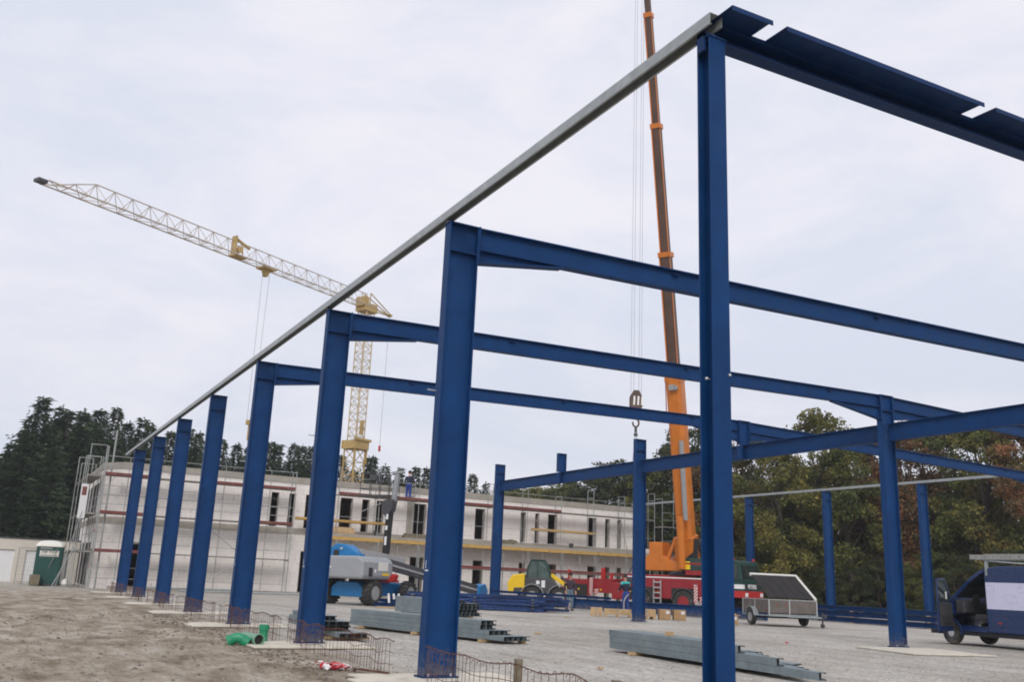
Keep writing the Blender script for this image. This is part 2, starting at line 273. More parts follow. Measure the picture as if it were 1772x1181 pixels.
class MB:
    def __init__(s): s.v = []; s.f = []
    def add(s, vs, fs):
        o = len(s.v); s.v += [tuple(v) for v in vs]; s.f += [tuple(i+o for i in f) for f in fs]; return s
    def box(s, a, b):
        x0, y0, z0 = a; x1, y1, z1 = b
        return s.add([(x0,y0,z0),(x1,y0,z0),(x1,y1,z0),(x0,y1,z0),(x0,y0,z1),(x1,y0,z1),(x1,y1,z1),(x0,y1,z1)],
                     [(3,2,1,0),(4,5,6,7),(0,1,5,4),(1,2,6,5),(2,3,7,6),(3,0,4,7)])
    def cbox(s, c, d): return s.box([c[i]-d[i]/2 for i in range(3)], [c[i]+d[i]/2 for i in range(3)])
    def frame(s, p, q, upv=(0,0,1)):
        p = Vector(p); q = Vector(q); d = (q-p).normalized(); u = Vector(upv)
        if abs(d.dot(u)) > .98: u = Vector((0,1,0))
        sd_ = d.cross(u).normalized(); u = sd_.cross(d).normalized(); return p, q, d, sd_, u
    def bar(s, p, q, w_, h, upv=(0,0,1), taper=1):
        p, q, d, sd_, u = s.frame(p, q, upv); vs = []
        for c, k in ((p, 1), (q, taper)):
            for a, b_ in ((-1,-1),(1,-1),(1,1),(-1,1)): vs.append(c+sd_*(a*w_/2*k)+u*(b_*h/2*k))
        return s.add(vs, [(0,1,2,3),(7,6,5,4),(4,5,1,0),(5,6,2,1),(6,7,3,2),(7,4,0,3)])
    def prof(s, p, q, pts, upv=(0,0,1), caps=True):
        """extrude a closed outline (side,up) from p to q"""
        p, q, d, sd_, u = s.frame(p, q, upv); n = len(pts)
        vs = [c+sd_*a+u*b_ for c in (p, q) for a, b_ in pts]
        fs = [(i, i+n, (i+1) % n+n, (i+1) % n) for i in range(n)]
        if caps: fs += [tuple(range(n)), tuple(reversed(range(n, 2*n)))]
        return s.add(vs, fs)
    def tube(s, p, q, r, r2=None, n=8, caps=True):
        r2 = r if r2 is None else r2
        p, q, d, sd_, u = s.frame(p, q); vs = []
        for c, k in ((p, r), (q, r2)):
            for i in range(n): a = 2*pi*i/n; vs.append(c+sd_*(cos(a)*k)+u*(sin(a)*k))
        fs = [(i, (i+1) % n, (i+1) % n+n, i+n) for i in range(n)]
        if caps: fs += [tuple(reversed(range(n))), tuple(range(n, 2*n))]
        return s.add(vs, fs)
    def path(s, pts, r, n=6):
        for a, b_ in zip(pts, pts[1:]): s.tube(a, b_, r, n=n)
        return s
    def poly(s, pts, a, b_, axis='y'):
        """outline in the plane across axis, between a and b_ along it"""
        n = len(pts); vs = []
        for k in (a, b_):
            for u_, v_ in pts: vs.append((u_, k, v_) if axis == 'y' else ((k, u_, v_) if axis == 'x' else (u_, v_, k)))
        return s.add(vs, [(i, (i+1) % n, (i+1) % n+n, i+n) for i in range(n)]+[tuple(reversed(range(n))), tuple(range(n, 2*n))])
    def lathe(s, prof, c, axis='z', n=24, caps=True):
        vs = []; c = Vector(c)
        for r, h in prof:
            for i in range(n):
                a = 2*pi*i/n; x, y = cos(a)*r, sin(a)*r
                vs.append(c+(Vector((x, y, h)) if axis == 'z' else Vector((x, h, y)) if axis == 'y' else Vector((h, x, y))))
        fs = []
        for j in range(len(prof)-1):
            for i in range(n): fs.append((j*n+i, j*n+(i+1) % n, (j+1)*n+(i+1) % n, (j+1)*n+i))
        if caps: fs += [tuple(reversed(range(n))), tuple(range((len(prof)-1)*n, len(prof)*n))]
        return s.add(vs, fs)
    def ibeam(s, p, q, h, w_, tf=.022, tw=.014, upv=(0,0,1)):
        p, q, d, sd_, u = s.frame(p, q, upv)
        W2, H2, t = w_/2, h/2, tw/2
        pts = [(-W2,-H2),(W2,-H2),(W2,-H2+tf),(t,-H2+tf),(t,H2-tf),(W2,H2-tf),(W2,H2),(-W2,H2),(-W2,H2-tf),(-t,H2-tf),(-t,-H2+tf),(-W2,-H2+tf)]
        n = 12; vs = [c+sd_*a+u*b_ for c in (p, q) for a, b_ in pts]
        fs = [(i, i+n, (i+1) % n+n, (i+1) % n) for i in range(n)]
        for o, rev in ((0, False), (n, True)):
            for f in ((0,1,2,11),(11,2,3,10),(10,3,4,9),(9,4,5,8),(8,5,6,7)):
                f = tuple(i+o for i in f); fs.append(tuple(reversed(f)) if rev else f)
        return s.add(vs, fs)
    def build(s, name, m, parent=None, bevel=0, smooth=False, loc=None):
        me = bpy.data.meshes.new(name); me.from_pydata(s.v, [], s.f); me.update()
        bm = bmesh.new(); bm.from_mesh(me); bmesh.ops.recalc_face_normals(bm, faces=bm.faces); bm.to_mesh(me); bm.free()
        me.materials.append(m)
        o = bpy.data.objects.new(name, me); COL.objects.link(o)
        if parent: o.parent = parent
        if loc is not None: o.location = loc
        if smooth:
            for p in me.polygons: p.use_smooth = True
        if bevel:
            b = o.modifiers.new('bevel', 'BEVEL'); b.width = bevel; b.segments = 2; b.limit_method = 'ANGLE'; b.angle_limit = radians(40)
        return o

def tag(o, label=None, cat=None, group=None, kind=None):
    if label: o['label'] = label
    if cat: o['category'] = cat
    if group: o['group'] = group
    if kind: o['kind'] = kind
    return o
def thing(name, label, cat, loc=(0,0,0), rz=0, group=None):
    o = bpy.data.objects.new(name, None); COL.objects.link(o); o.location = loc; o.rotation_euler = (0,0,rz); o.empty_display_size = .3
    return tag(o, label, cat, group)
def dup(root, loc, rz=None, label=None, scale=None):
    r = root.copy(); COL.objects.link(r); r.location = loc
    if rz is not None: r.rotation_euler = (0,0,rz)
    if label: r['label'] = label
    if scale: r.scale = scale
    for ch in list(root.children):
        c = ch.copy(); COL.objects.link(c); c.parent = r
        for g in list(ch.children):
            d = g.copy(); COL.objects.link(d); d.parent = c
    return r
def text(name, s, size, m, parent, loc, rot, depth=.004, sx=1.0, weight=0.0):
    cu = bpy.data.curves.new(name, 'FONT'); cu.body = s; cu.size = size; cu.extrude = depth; cu.align_x = 'CENTER'; cu.align_y = 'CENTER'; cu.offset = weight
    t = bpy.data.objects.new('tmp', cu); COL.objects.link(t)
    me = bpy.data.meshes.new_from_object(t.evaluated_get(bpy.context.evaluated_depsgraph_get()))
    bpy.data.objects.remove(t); me.materials.clear(); me.materials.append(m)
    o = bpy.data.objects.new(name, me); COL.objects.link(o); o.parent = parent; o.location = loc; o.rotation_euler = rot; o.scale = (sx, 1, 1)
    return o

# ------------------------------------------------------------------ ground
def seq(stops):
    r = []
    for a, b_, st in stops:
        k = max(1, round((b_-a)/st)); r += [a+(b_-a)*i/k for i in range(k)]
    return r+[stops[-1][1]]
xs = seq([(-2500,-200,460),(-200,-40,32),(-40,-2,3),(-2,16,.14),(16,44,.7),(44,200,26),(200,2500,460)])
ys = seq([(-2500,-200,460),(-200,-20,36),(-20,9,4),(9,26,.14),(26,60,.5),(60,200,28),(200,3000,560)])
def gz(x, y):
    if x < -40 or x > 60 or y < 5 or y > 75: return -.012
    k = 1 if x < 4.0 else max(.12, 1-(x-4.0)/.7)
    big = noise.noise(Vector((x*.5+y*.12, y*.25, 3)))*.07 + noise.noise(Vector((x*1.5, y*1.1, 9)))*.05
    sm = noise.noise(Vector((x*4.1, y*4.1, 1)))*.024+noise.noise(Vector((x*9.1, y*9.1, 5)))*.014
    tr = 0
    d = (x-2.4)-.10*(y-12)             # wheel ruts running along the row
    for c in (0, 1.7): tr -= .035*math.exp(-((d+c)/.22)**2)
    return min(.012 if x > 4.2 else .09, (big+sm+tr)*k-.012)
gv = [(x, y, gz(x, y)) for y in ys for x in xs]; nx = len(xs)
gf = [(j*nx+i, j*nx+i+1, (j+1)*nx+i+1, (j+1)*nx+i) for j in range(len(ys)-1) for i in range(nx-1)]
g = MB(); g.v = gv; g.f = gf
tag(g.build('ground', M['ground'], smooth=True), kind='structure')

# loose stones
st = MB(); rs = random.Random(3)
for k in range(6500):
    y = 10.5+22*rs.random()**1.7; x = rs.uniform(-1, 22) if rs.random() < .6 else rs.uniform(0, 8)
    if 5 < x < 6.4 and (y-.5) % 6 > 4.7: continue
    r = rs.choice((.006, .009, .012, .018)) * (1.3 if rs.random() < .06 else 1)*(1 if x > 6 else 1.25)
    z = gz(x, y)+r*.25; a = rs.uniform(0, 6.28)
    vs = [(x+cos(a+i*2.09)*r*rs.uniform(.7,1.3), y+sin(a+i*2.09)*r*rs.uniform(.7,1.3), z-r*.3) for i in range(3)]
    vs += [(x+cos(a+1+i*2.09)*r*.6, y+sin(a+1+i*2.09)*r*.6, z+r*.45) for i in range(3)]
    st.add(vs, [(0,1,3),(1,4,3),(1,2,4),(2,5,4),(2,0,5),(0,3,5),(3,4,5)])
tag(st.build('loose_stones', M['stone']), 'loose small stones scattered over the gravel yard and dirt', 'stones', kind='stuff')

# ------------------------------------------------------------------ steel hall
XL, XM, XR = 5.46, 22.1, 38.9
def fy(i): return .478+6*i
HL, HM, HR = 6.71, 7.07, 6.70
def roofz(x): return HL+(x-XL)/(XM-XL)*(HM-HL) if x < XM else HM+(x-XM)/(XR-XM)*(HR-HM)
DW, FW_ = .50, .20
def make_column(h, rel=0):
    """I-section, web in the frame plane; local x = 0 at the outer flange"""
    t = thing('steel_column', '', 'steel column')
    m = MB().ibeam((DW/2, 0, .06), (DW/2, 0, h-.012), FW_, DW, tf=.001, tw=.001)   # placeholder outline replaced below
    m = MB()
    m.prof((DW/2, 0, .05), (DW/2, 0, h-.012), ISEC(DW, FW_), upv=(0, 1, 0))
    m.build('shaft', M['steelcol'], t, bevel=.004)
    MB().box((-.012, -FW_/2-.01, h-.012), (DW+.012, FW_/2+.01, h+.006)).build('cap_plate', M['steel'], t)
    s = MB()
    for sgn in (-1, 1): s.box((.025, sgn*.012, h-.46), (DW-.025, sgn*(FW_/2-.004), h-.44))
    s.build('stiffener', M['steel'], t)
    MB().box((-.03, -FW_/2-.04, .02), (DW+.03, FW_/2+.04, .05)).build('base_plate', M['steel2'], t)
    b = MB()
    for x in (.08, DW-.08):
        for y in (-.10, .10): b.tube((x, y, .05), (x, y, .085), .016, n=6)
    b.build('anchor_bolts', M['bolt'], t)
    return t
def ISEC(d, w_):
    # outline in (side, up) with web along 'side'
    H2, W2, tf, tw = d/2, w_/2, .022, .008
    return [(-H2,-W2),(-H2+tf,-W2),(-H2+tf,-tw),(H2-tf,-tw),(H2-tf,-W2),(H2,-W2),(H2,W2),(H2-tf,W2),(H2-tf,tw),(-H2+tf,tw),(-H2+tf,W2),(-H2,W2)]
ordl = {2:'nearest tall blue column of the left row after the corner post, beside the rusty mesh', 3:'blue column of the left row with the green pipes lying just in front of it',
 4:'blue column of the left row between the green pipes and the fourth cream board', 5:'blue column of the left row, first one without a roof beam at its top',
 6:'blue column of the left row, third from the far end', 7:'blue column of the left row, second from the far end beside the dark doorway', 8:'farthest blue column of the left row, next to the scaffold corner'}
ordl[4] = 'third big blue column along the left row, carrying the farthest roof beam'
ordl[3] = 'second big blue column along the left row, rising from the cream board by the green pipes'
c0 = make_column(HL)
c0['group'] = 'blue columns of the left row'
for i in range(2, 9):
    o = c0 if i == 2 else dup(c0, (0,0,0))
    o.location = (XL, fy(i), 0); o['label'] = ordl[i]
    if i > 4:
        # angle cleat at the side of the bare tops
        pass
# corner post: flanges face the camera side
t = thing('corner_post', 'nearest blue steel post right of centre with two bright bolts halfway up', 'steel column', (5.47, 6.36, 0))
m = MB(); W1, D1 = .205, .19
m.prof((W1/2, D1/2, .05), (W1/2, D1/2, 6.70), [(a, b_) for a, b_ in [(-W1/2,-D1/2),(W1/2,-D1/2),(W1/2,-D1/2+.02),(.006,-D1/2+.02),(.006,D1/2-.02),(W1/2,D1/2-.02),(W1/2,D1/2),(-W1/2,D1/2),(-W1/2,D1/2-.02),(-.006,D1/2-.02),(-.006,-D1/2+.02),(-W1/2,-D1/2+.02)]], upv=(0, 1, 0))
m.build('shaft', M['steelcol'], t, bevel=.004)
b = MB()
b.lathe([(.006,-.02),(.013,-.016),(.015,0)], (.185, -.001, 3.27), 'y', 10); b.build('bolt_head', M['bolt'], t)
b = MB(); b.lathe([(.006,-.02),(.013,-.016),(.015,0)], (-.03, .06, 3.22), 'y', 10); b.tube((-.03, .06, 3.22), (.01, .06, 3.22), .008); b.build('bolt_head', M['bolt'], t)
MB().box((-.01, -.01, 6.70), (W1+.01, D1+.01, 6.72)).build('cap_plate', M['steel2'], t)
MB().box((-.03, .05, 6.56), (-.0, .15, 6.78)).box((-.03, .05, 6.722), (.10, .15, 6.765)).build('purlin_bracket', M['steel2'], t)
# middle row columns
mc = make_column(HM)
ml = {3: 'thick blue middle column standing on a cream board right of the trailer', 5: 'blue middle-row column beside the worker in the turquoise top', 7: 'far blue middle-row column behind the heap of blue steel'}
mc['group'] = 'blue columns of the middle row'
for i in (3, 5, 7):
    o = mc if i == 3 else dup(mc, (0,0,0)); o.location = (XM, fy(i), 0); o['label'] = ml[i]
# right row
rc = make_column(HR); rc['group'] = 'blue columns of the right row'
rl = {4: 'blue right-row column hidden at the right edge behind the van', 5: 'blue right-row column just left of the van door', 6: 'blue right-row column between trailer and the thick middle column', 7: 'blue right-row column rising behind the crane cab', 8: 'blue right-row column behind the crane boom and corner post', 3: 'blue right-row column beyond the right edge'}
for k, i in enumerate((4, 5, 6, 7, 8)):
    o = rc if k == 0 else dup(rc, (0,0,0)); o.location = (XR+.5, fy(i), 0); o.rotation_euler = (0, 0, pi); o['label'] = rl[i]
# longitudinal middle beam with stub posts
ZT, ZB = 6.34, 5.88
zb0 = 5.66
t = thing('longitudinal_beam', 'long blue beam running along the middle row below the roof beams', 'steel beam', (XM+.25, 0, 0))
BZ0, BZ1 = 5.72, 6.22
for a, b_ in ((fy(1)-1, fy(3)-.1), (fy(3)+.1, fy(5)-.1), (fy(5)+.1, fy(7)-.1)):
    MB().ibeam((0, a, (BZ0+BZ1)/2), (0, b_, (BZ0+BZ1)/2), BZ1-BZ0, .20).build('beam_segment', M['steel'], t, bevel=.003)
sp = MB()
for i in (2, 4, 6):
    for sg in (-1, 1): sp.box((sg*.01, fy(i)-.01, BZ0+.03), (sg*.095, fy(i)+.01, BZ1-.03))
    sp.box((-.2, fy(i)-.10, BZ0+.024), (-.10, fy(i)+.10, BZ1-.024))
sp.build('stiffener', M['steel'], t)
stb = thing('stub_post', 'short blue stub post standing on the middle beam behind the corner post', 'steel post', (XM+.05, fy(4), BZ1+.003), group='stub posts on the middle beam')
m = MB(); m.prof((.2, 0, 0), (.2, 0, HM-BZ1-.02), ISEC(.42, .20), upv=(0, 1, 0)); m.build('shaft', M['steel'], stb, bevel=.003)
MB().box((-.02, -.11, HM-BZ1-.02), (.42, .11, HM-BZ1)).build('cap_plate', M['steel'], stb)
dup(stb, (XM+.05, fy(6), BZ1+.003), label='short blue stub post on the beam between the two far middle columns')
dup(stb, (XM+.05, fy(2), BZ1+.003), label='short blue stub post on the middle beam beyond the right edge')
# rafters
RH = .37
def rafter(i, x0, x1, label, haunch=(True, True)):
    z0, z1 = roofz(x0), roofz(x1)
    t = thing('roof_beam', label, 'steel beam', (x0, fy(i), z0), group='blue roof beams')
    dx, dz = x1-x0, z1-z0
    MB().ibeam((0, 0, -RH/2-.004), (dx, 0, dz-RH/2-.004), RH, .18).build('beam', M['steel'], t, bevel=.003)
    sl = dz/dx
    for hs, sg, xo, L_, dp in ((haunch[0], 1, 0, 1.55 if x0 < XM-1 else 1.9, .20), (haunch[1], -1, dx, 1.9 if x1 < XR-1 else 1.55, .34 if x1 < XR-1 else .2)):
        if not hs: continue
        if x0 > XM: dp = .30 if sg == 1 else .2
        a = xo; b_ = xo+sg*L_
        za, zb = sl*a-RH-.004, sl*b_-RH-.004
        m = MB().poly([(a, za-.001), (b_, zb-.001), (a, za-dp)], -.006, .006)
        m.prof((a, 0, za-dp), (b_, 0, zb-.012), [(-.09, -.01), (.09, -.01), (.09, .01), (-.09, .01)])
        m.build('haunch', M['steel'], t)
        MB().box((a-.012 if sg > 0 else a-.012, -.10, za-dp-.02), (a+.012, .10, sl*a+.01)).build('end_plate', M['steel'], t)
        bb = MB()
        for z in (sl*a-.06, sl*a-.14, sl*a-.30, za-dp+.08):
            for y in (-.06, .06): bb.tube((a+sg*.012, y, z), (a+sg*.05, y, z), .014, n=6)
        bb.build('bolts', M['steel2'], t)
    k = 0; x = 3.9
    while x < dx-2:
        m = MB(); m.box((x-.07, -.085, sl*x-.10), (x+.07, -.010, sl*x-.085)); m.box((x-.008, -.085, sl*x-RH+.03), (x+.008, -.012, sl*x-.10))
        m.v = m.v[:8]; m.f = m.f[:6]
        m.build('cleat', M['steel2'], t); x += 5.1
    return t
rafter(2, XL+DW+.014, XM+.02, 'big blue roof beam nearest the camera, crossing behind the corner post at mid height')
rafter(3, XL+DW+.014, XM-.014, 'second blue roof beam, running from the second big column to the thick middle column')
rafter(4, XL+DW+.014, XM+.02, 'third and farthest blue roof beam of the left span, crossing in front of the crane hook')
rafter(3, XM+DW+.014, XR-.014, 'blue roof beam leaving the thick middle column to the right edge')
rafter(4, XM+.5, XR-.014, 'blue roof beam passing low behind the thick middle column toward the right row')
# end wall eaves member
t = thing('gable_edge_beam', 'dark blue notched edge beam running from the corner post out of the top right', 'steel beam', (5.62, 6.42, 0))
sl = .0236; xb = 13
zz = lambda x: 6.70+sl*x
m = MB(); m.prof((.075, .05, zz(.1)+.085), (xb, .05, zz(xb)+.085), [(-.085,-.09),(.085,-.09),(.085,-.075),(-.07,-.075),(-.07,.075),(.085,.075),(.085,.09),(-.085,.09)]); m.build('lower_channel', M['steel2'], t, bevel=.003)
m = MB(); m.prof((-.1, .0, zz(-.1)+.185), (xb, .0, zz(xb)+.185), [(-.12,-.006),(.05,-.006),(.05,.006),(-.12,.006)]); m.build('cover_strip', M['steel2'], t)
for a, b_ in ((-.10, .43), (.62, 3.72), (3.93, 7.0), (7.2, 10.3)):
    za, zb = zz(a)+.20, zz(b_)+.20
    m = MB(); m.prof((a, -.17, za), (b_, -.17, zb), [(-.17,-.004),(.17,-.004),(.17,.004),(-.17,.004)])
    m.prof((a, -.343, za-.0), (b_, -.343, zb-.0), [(-.004,-.05),(.004,-.05),(.004,.004),(-.004,.004)])
    m.build('edge_plate', M['steel2'], t)
# galvanised eaves purlins
def cchannel(w_, h, lip=.025, t_=.004, flip=1):
    W2, H2 = w_/2, h/2
    o = [(-W2, H2), (W2, H2), (W2, -H2), (W2-lip, -H2), (W2-lip, -H2+t_), (W2-t_, -H2+t_), (W2-t_, H2-t_), (-W2+t_, H2-t_), (-W2+t_, -H2+t_), (-W2+lip, -H2+t_), (-W2+lip, -H2), (-W2, -H2)]
    return o
t = tag(thing('eaves_purlin', '', ''), 'long galvanised eaves rail running over the left column row into the distance', 'steel rail')
MB().prof((5.49, 6.28, 6.84), (5.49, 51.8, 6.80), cchannel(.155, .125)).build('channel', M['galv'], t)
for i in range(2, 9): MB().box((5.44, fy(i)-.04, 6.716), (5.54, fy(i)+.04, 6.775)).build('packer', M['dark'], t)
t = tag(thing('eaves_purlin', '', ''), 'thin galvanised eaves rail across the autumn trees on the right column row', 'steel rail')
MB().prof((XR+.45, 21.2, 6.83), (XR+.45, 54.5, 6.83), cchannel(.12, .12)).build('channel', M['galv'], t)
for i in range(4, 9): MB().box((XR+.43, fy(i)-.04, 6.706), (XR+.47, fy(i)+.04, 6.80)).build('cleat', M['dark'], t)

for o_ in [o for o in COL.objects if o.name.startswith('steel_column') and o.get('group') == 'blue columns of the left row'][:3]:
    MB().box((-.0025,-.06,1.45),(-.001,.05,1.47)).box((-.0025,.02,1.49),(-.001,.035,1.60)).build('chalk_mark', M['label'], o_)
    MB().tube((-.03,0,4.05),(-.16,0,4.05),.012,n=6).build('protruding_bolt', M['bolt'], o_)
# cream boards round the column feet
bl = {2:'cream board under the nearest big blue column', 3:'cream board at the foot of the column behind the red and white tape', 4:'cream board just behind the green pipes', 5:'cream board under the first column without a roof beam',
 6:'cream board at the foot of the left-row column third from the far end', 7:'cream board at the foot of the left-row column second from the far end', 8:'cream board at the farthest column of the left row'}
for i in range(2, 9):
    y = fy(i); tag(MB().box((XL-1.05, y-1.0, .0), (XL+1.25, y-.02, .028)).box((XL-.85, y-.01, .0), (XL+1.4, y+.55, .026)).build('base_board', M['board'], bevel=.004), bl[i], 'board', 'cream boards round the column feet')
o = MB().box((-1.25,-1.25,0),(1.25,1.1,.03)).build('base_board', M['board'], bevel=.004); o.location = (XM-.35, fy(3)-1.2, .0); o.rotation_euler = (0,0,radians(-12))
tag(o, 'cream board under the thick middle column', 'board', 'cream boards round the column feet')

# rusty mesh strips
def mesh_strip(y0, y1, label, x=5.28, h=.46, seed=0):
    r = random.Random(seed); t = thing('rusty_mesh', label, 'steel mesh', (x, y0, 0), group='rusty mesh strips along the left row')
    L_ = y0-y1; wv = lambda y: .05*sin(y*1.7+seed)+.02*sin(y*5)
    m = MB(); k = 0
    while k*.125 < L_:
        y = -k*.125; hh = h+.02*sin(k*.7+seed)+r.uniform(-.008, .008); xx = wv(y)
        m.path([(xx+r.uniform(-.02,.02), y, -.02), (xx, y, hh), (xx-.03, y-.01, hh+.012), (xx-.05, y, hh-.02)], .0036, 5); k += 1
    m.build('upright_bars', M['rust'], t)
    m = MB()
    for z in (h-.0, h*.62, h*.28):
        pts = [(wv(-L_*j/24)+.008, -L_*j/24, z+.02*sin(L_*j/24/.125*.7+seed)+.012*sin(j*1.3+z*9)) for j in range(25)]
        m = MB(); m.path(pts, .0042 if z < h else .0065, 5); m.build('long_bar', M['rust'], t)
    return t
mesh_strip(11.95, 6.9, 'nearest rusty mesh strip, propped on wooden stakes in front of the nearest big column', seed=1)
mesh_strip(18.7, 12.95, 'rusty mesh strip beside the red and white tape, crossing the column foot', seed=2)
mesh_strip(24.8, 18.95, 'rusty mesh strip standing behind the green pipes', seed=3)
mesh_strip(30.8, 25.4, 'rusty mesh strip between the fourth and fifth column feet', seed=4)
mesh_strip(36.8, 31.6, 'rusty mesh strip near the far end of the left row, third from the far end', seed=5)
mesh_strip(42.8, 38.0, 'rusty mesh strip second from the far end of the left row', seed=6)
mesh_strip(48.8, 44.0, 'farthest rusty mesh strip of the left row', seed=7)
for (x, y, h, l) in ((5.36, 9.56, .53, 'squared wooden stake holding up the nearest rusty mesh, left one'), (5.40, 7.72, .50, 'wooden stake at the bottom edge, right of the other stake')):
    o = MB().bar((0, 0, -.1), (.01, .0, h), .075, .075, (0,1,0)).build('wooden_stake', M['greytimber'], bevel=.006); o.location = (x, y, 0)
    tag(o, l, 'stake', 'wooden stakes')

cl_ = MB(); rs = random.Random(9)
for k in range(1500):
    i = rs.choice((1,2,2,3,3,4)); x = rs.choice((rs.gauss(4.35,.22), rs.uniform(0,5), rs.gauss(4.9,.3))); y = rs.uniform(10.8, 30)
    if x > 5.15: continue
    r_ = rs.choice((.015,.025,.035,.05))*rs.uniform(.6,1.1); z = gz(x,y)+r_*.1; a = rs.uniform(0,6.28)
    vs = [(x+cos(a+j*1.257)*r_*rs.uniform(.7,1.3), y+sin(a+j*1.257)*r_*rs.uniform(.7,1.3), z-r_*.4) for j in range(5)]+[(x+cos(a+.5+j*1.257)*r_*.6, y+sin(a+.5+j*1.257)*r_*.6, z+r_*rs.uniform(.2,.5)) for j in range(5)]
    cl_.add(vs, [(j,(j+1)%5,(j+1)%5+5,j+5) for j in range(5)]+[(5,6,7,8,9)])
M['clod'] = mat('soil_clod', (.17,.14,.11), .95, var=.35, scale=3)
tag(cl_.build('soil_clods', M['clod']), 'brown soil clods strewn over the dirt left of the column row', 'soil', kind='stuff')

# ------------------------------------------------------------------ green drain pipes, tape
def elbow(m, c, a0, a1, R, r, n=14, plane='xz', k=6):
    rings = []
    for j in range(k+1):
        a = a0+(a1-a0)*j/k; cx, cz = cos(a)*R, sin(a)*R
        ring = []
        for i in range(n):
            b_ = 2*pi*i/n; q = R+r*cos(b_); ring.append((c[0]+cos(a)*q, c[1]+r*sin(b_), c[2]+sin(a)*q))
        rings.append(ring)
    vs = [v for r_ in rings for v in r_]
    m.add(vs, [(j*n+i, j*n+(i+1) % n, (j+1)*n+(i+1) % n, (j+1)*n+i) for j in range(k) for i in range(n)])
G1 = Vector((4.62, 18.45, 0))
t = thing('drain_pipe', 'pale green drain pipe lying with its dark open end toward the camera', 'pipe', (4.62, 18.0, .11), radians(6)); t.scale = (.86,.86,.86)
m = MB(); m.lathe([(.100,.02),(.108,0),(.125,0),(.125,.12),(.112,.14),(.112,.95),(.10,.95),(.10,0.02)], (0,0,0), 'y', 20, caps=False); m.build('pipe_body', M['pipel'], t, smooth=False)
MB().lathe([(.099,.09),(.0,.09)], (0,0,0), 'y', 20, caps=False).build('dark_mouth', M['void'], t)
t = thing('pipe_elbow', 'bright green pipe elbow lying left of the open pipe', 'pipe fitting', (4.28, 18.25, .115), radians(-20))
m = MB(); elbow(m, (0,0,-.16), radians(60), radians(120), .17, .095); m.tube((.09,0,-.015),(.20,0,-.08),.105,n=16); m.tube((-.085,0,-.012),(-.17,0,-.06),.105,n=16)
m.build('elbow_body', M['pipeg'], t, bevel=.004)
t = thing('pipe_socket', 'small bright green pipe piece standing right of the open pipe', 'pipe fitting', (4.92, 18.9, .0), 0)
m = MB(); m.lathe([(.085,.02),(.085,.22),(.10,.23),(.10,.33),(.088,.33),(.075,.2)], (0,0,0), 'z', 16, caps=False); m.tube((0,-.02,.1),(-.14,-.12,.06),.06,n=12)
m.build('socket_body', M['pipeg'], t)
t = thing('barrier_tape', 'crumpled red and white tape lying on the dirt by the second big column', 'tape', (4.72, 13.95, gz(4.72, 13.95)))
r = random.Random(5)
for nm, mt in (('red_strip', 'tapered'), ('white_strip', 'tapewhite')):
    m = MB()
    for k in range(15):
        x, y = r.gauss(0, .10), r.gauss(0, .16); y += x*-1.2; a = r.uniform(0, pi); l = r.uniform(.04, .11)
        pts = [Vector((x+cos(a+j*.5)*l*(j-1), y+sin(a+j*.5)*l*(j-1), .02+r.uniform(0, .07))) for j in range(4)]
        for p, q in zip(pts, pts[1:]): m.bar(p, q, .045, .004, (r.uniform(-1,1), r.uniform(-1,1), 1))
    m.build(nm, M[mt], t)
t = tag(MB().bar((4.9,13.6,.03),(5.15,12.9,.05),.03,.02).bar((4.95,13.5,.045),(5.2,12.95,.03),.02,.02).build('rusty_rods', M['rust']), 'two short rusty rods beside the red and white tape', 'steel rods')

# ------------------------------------------------------------------ galvanised channel stacks
def c_open(m, p, q, w_, h, t_=.006):
    """channel with open side: outline C so the end reads dark and hollow"""
    W2, H2 = w_/2, h/2
    m.prof(p, q, [(-W2,-H2),(W2,-H2),(W2,-H2+.02),(W2-t_,-H2+.02),(W2-t_,-H2+t_),(-W2+t_,-H2+t_),(-W2+t_,H2-t_),(W2-t_,H2-t_),(W2-t_,H2-.02),(W2,H2-.02),(W2,H2),(-W2,H2)], caps=False)
def stack(name, label, loc, rz, rows, L_, w_=.15, h=.15, z0=.12, battens=(.6, 3, 5.2), seed=0, stag=0):
    """rows: list of (layer, n, x_offset, y_near) ; runs along local +y away, near ends at y_near"""
    t = thing(name, label, 'steel stack', loc, rz, 'stacks of galvanised channels'); r = random.Random(seed)
    for (lay, n, xo, yn) in rows:
        for k in range(n):
            m = MB(); x = xo+k*w_; z = z0+lay*h+h/2; d = r.uniform(-.02, .02)+stag*(k if k < 3 else 3)+(.12*(k % 2) if stag else 0)
            c_open(m, (x, yn+d, z), (x, L_+r.uniform(-.02,.02), z), w_-.006, h-.004); ch_ = m.build('channel', M['galv_d'], t)
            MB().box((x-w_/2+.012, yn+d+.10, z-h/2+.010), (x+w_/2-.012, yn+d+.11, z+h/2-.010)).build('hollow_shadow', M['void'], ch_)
    for b_ in battens:
        MB().box((rows[0][2]-.2, b_, .0), (rows[0][2]+rows[0][1]*w_+.12, b_+.1, z0-.004)).build('batten', M['timber'], t)
    return t
ang = atan2(10.5-8.8, 24.7-18.7)
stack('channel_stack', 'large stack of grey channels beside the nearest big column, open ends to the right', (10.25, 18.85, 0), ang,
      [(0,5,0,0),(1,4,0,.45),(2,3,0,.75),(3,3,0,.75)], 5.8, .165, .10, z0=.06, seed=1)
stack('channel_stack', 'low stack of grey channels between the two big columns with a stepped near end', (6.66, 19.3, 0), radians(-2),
      [(0,4,.02,0),(1,4,-.18,.7),(2,4,-.18,.7),(3,2,-.10,.95)], 3.6, .16, .10, z0=.06, seed=2, battens=(.6, 2.8))
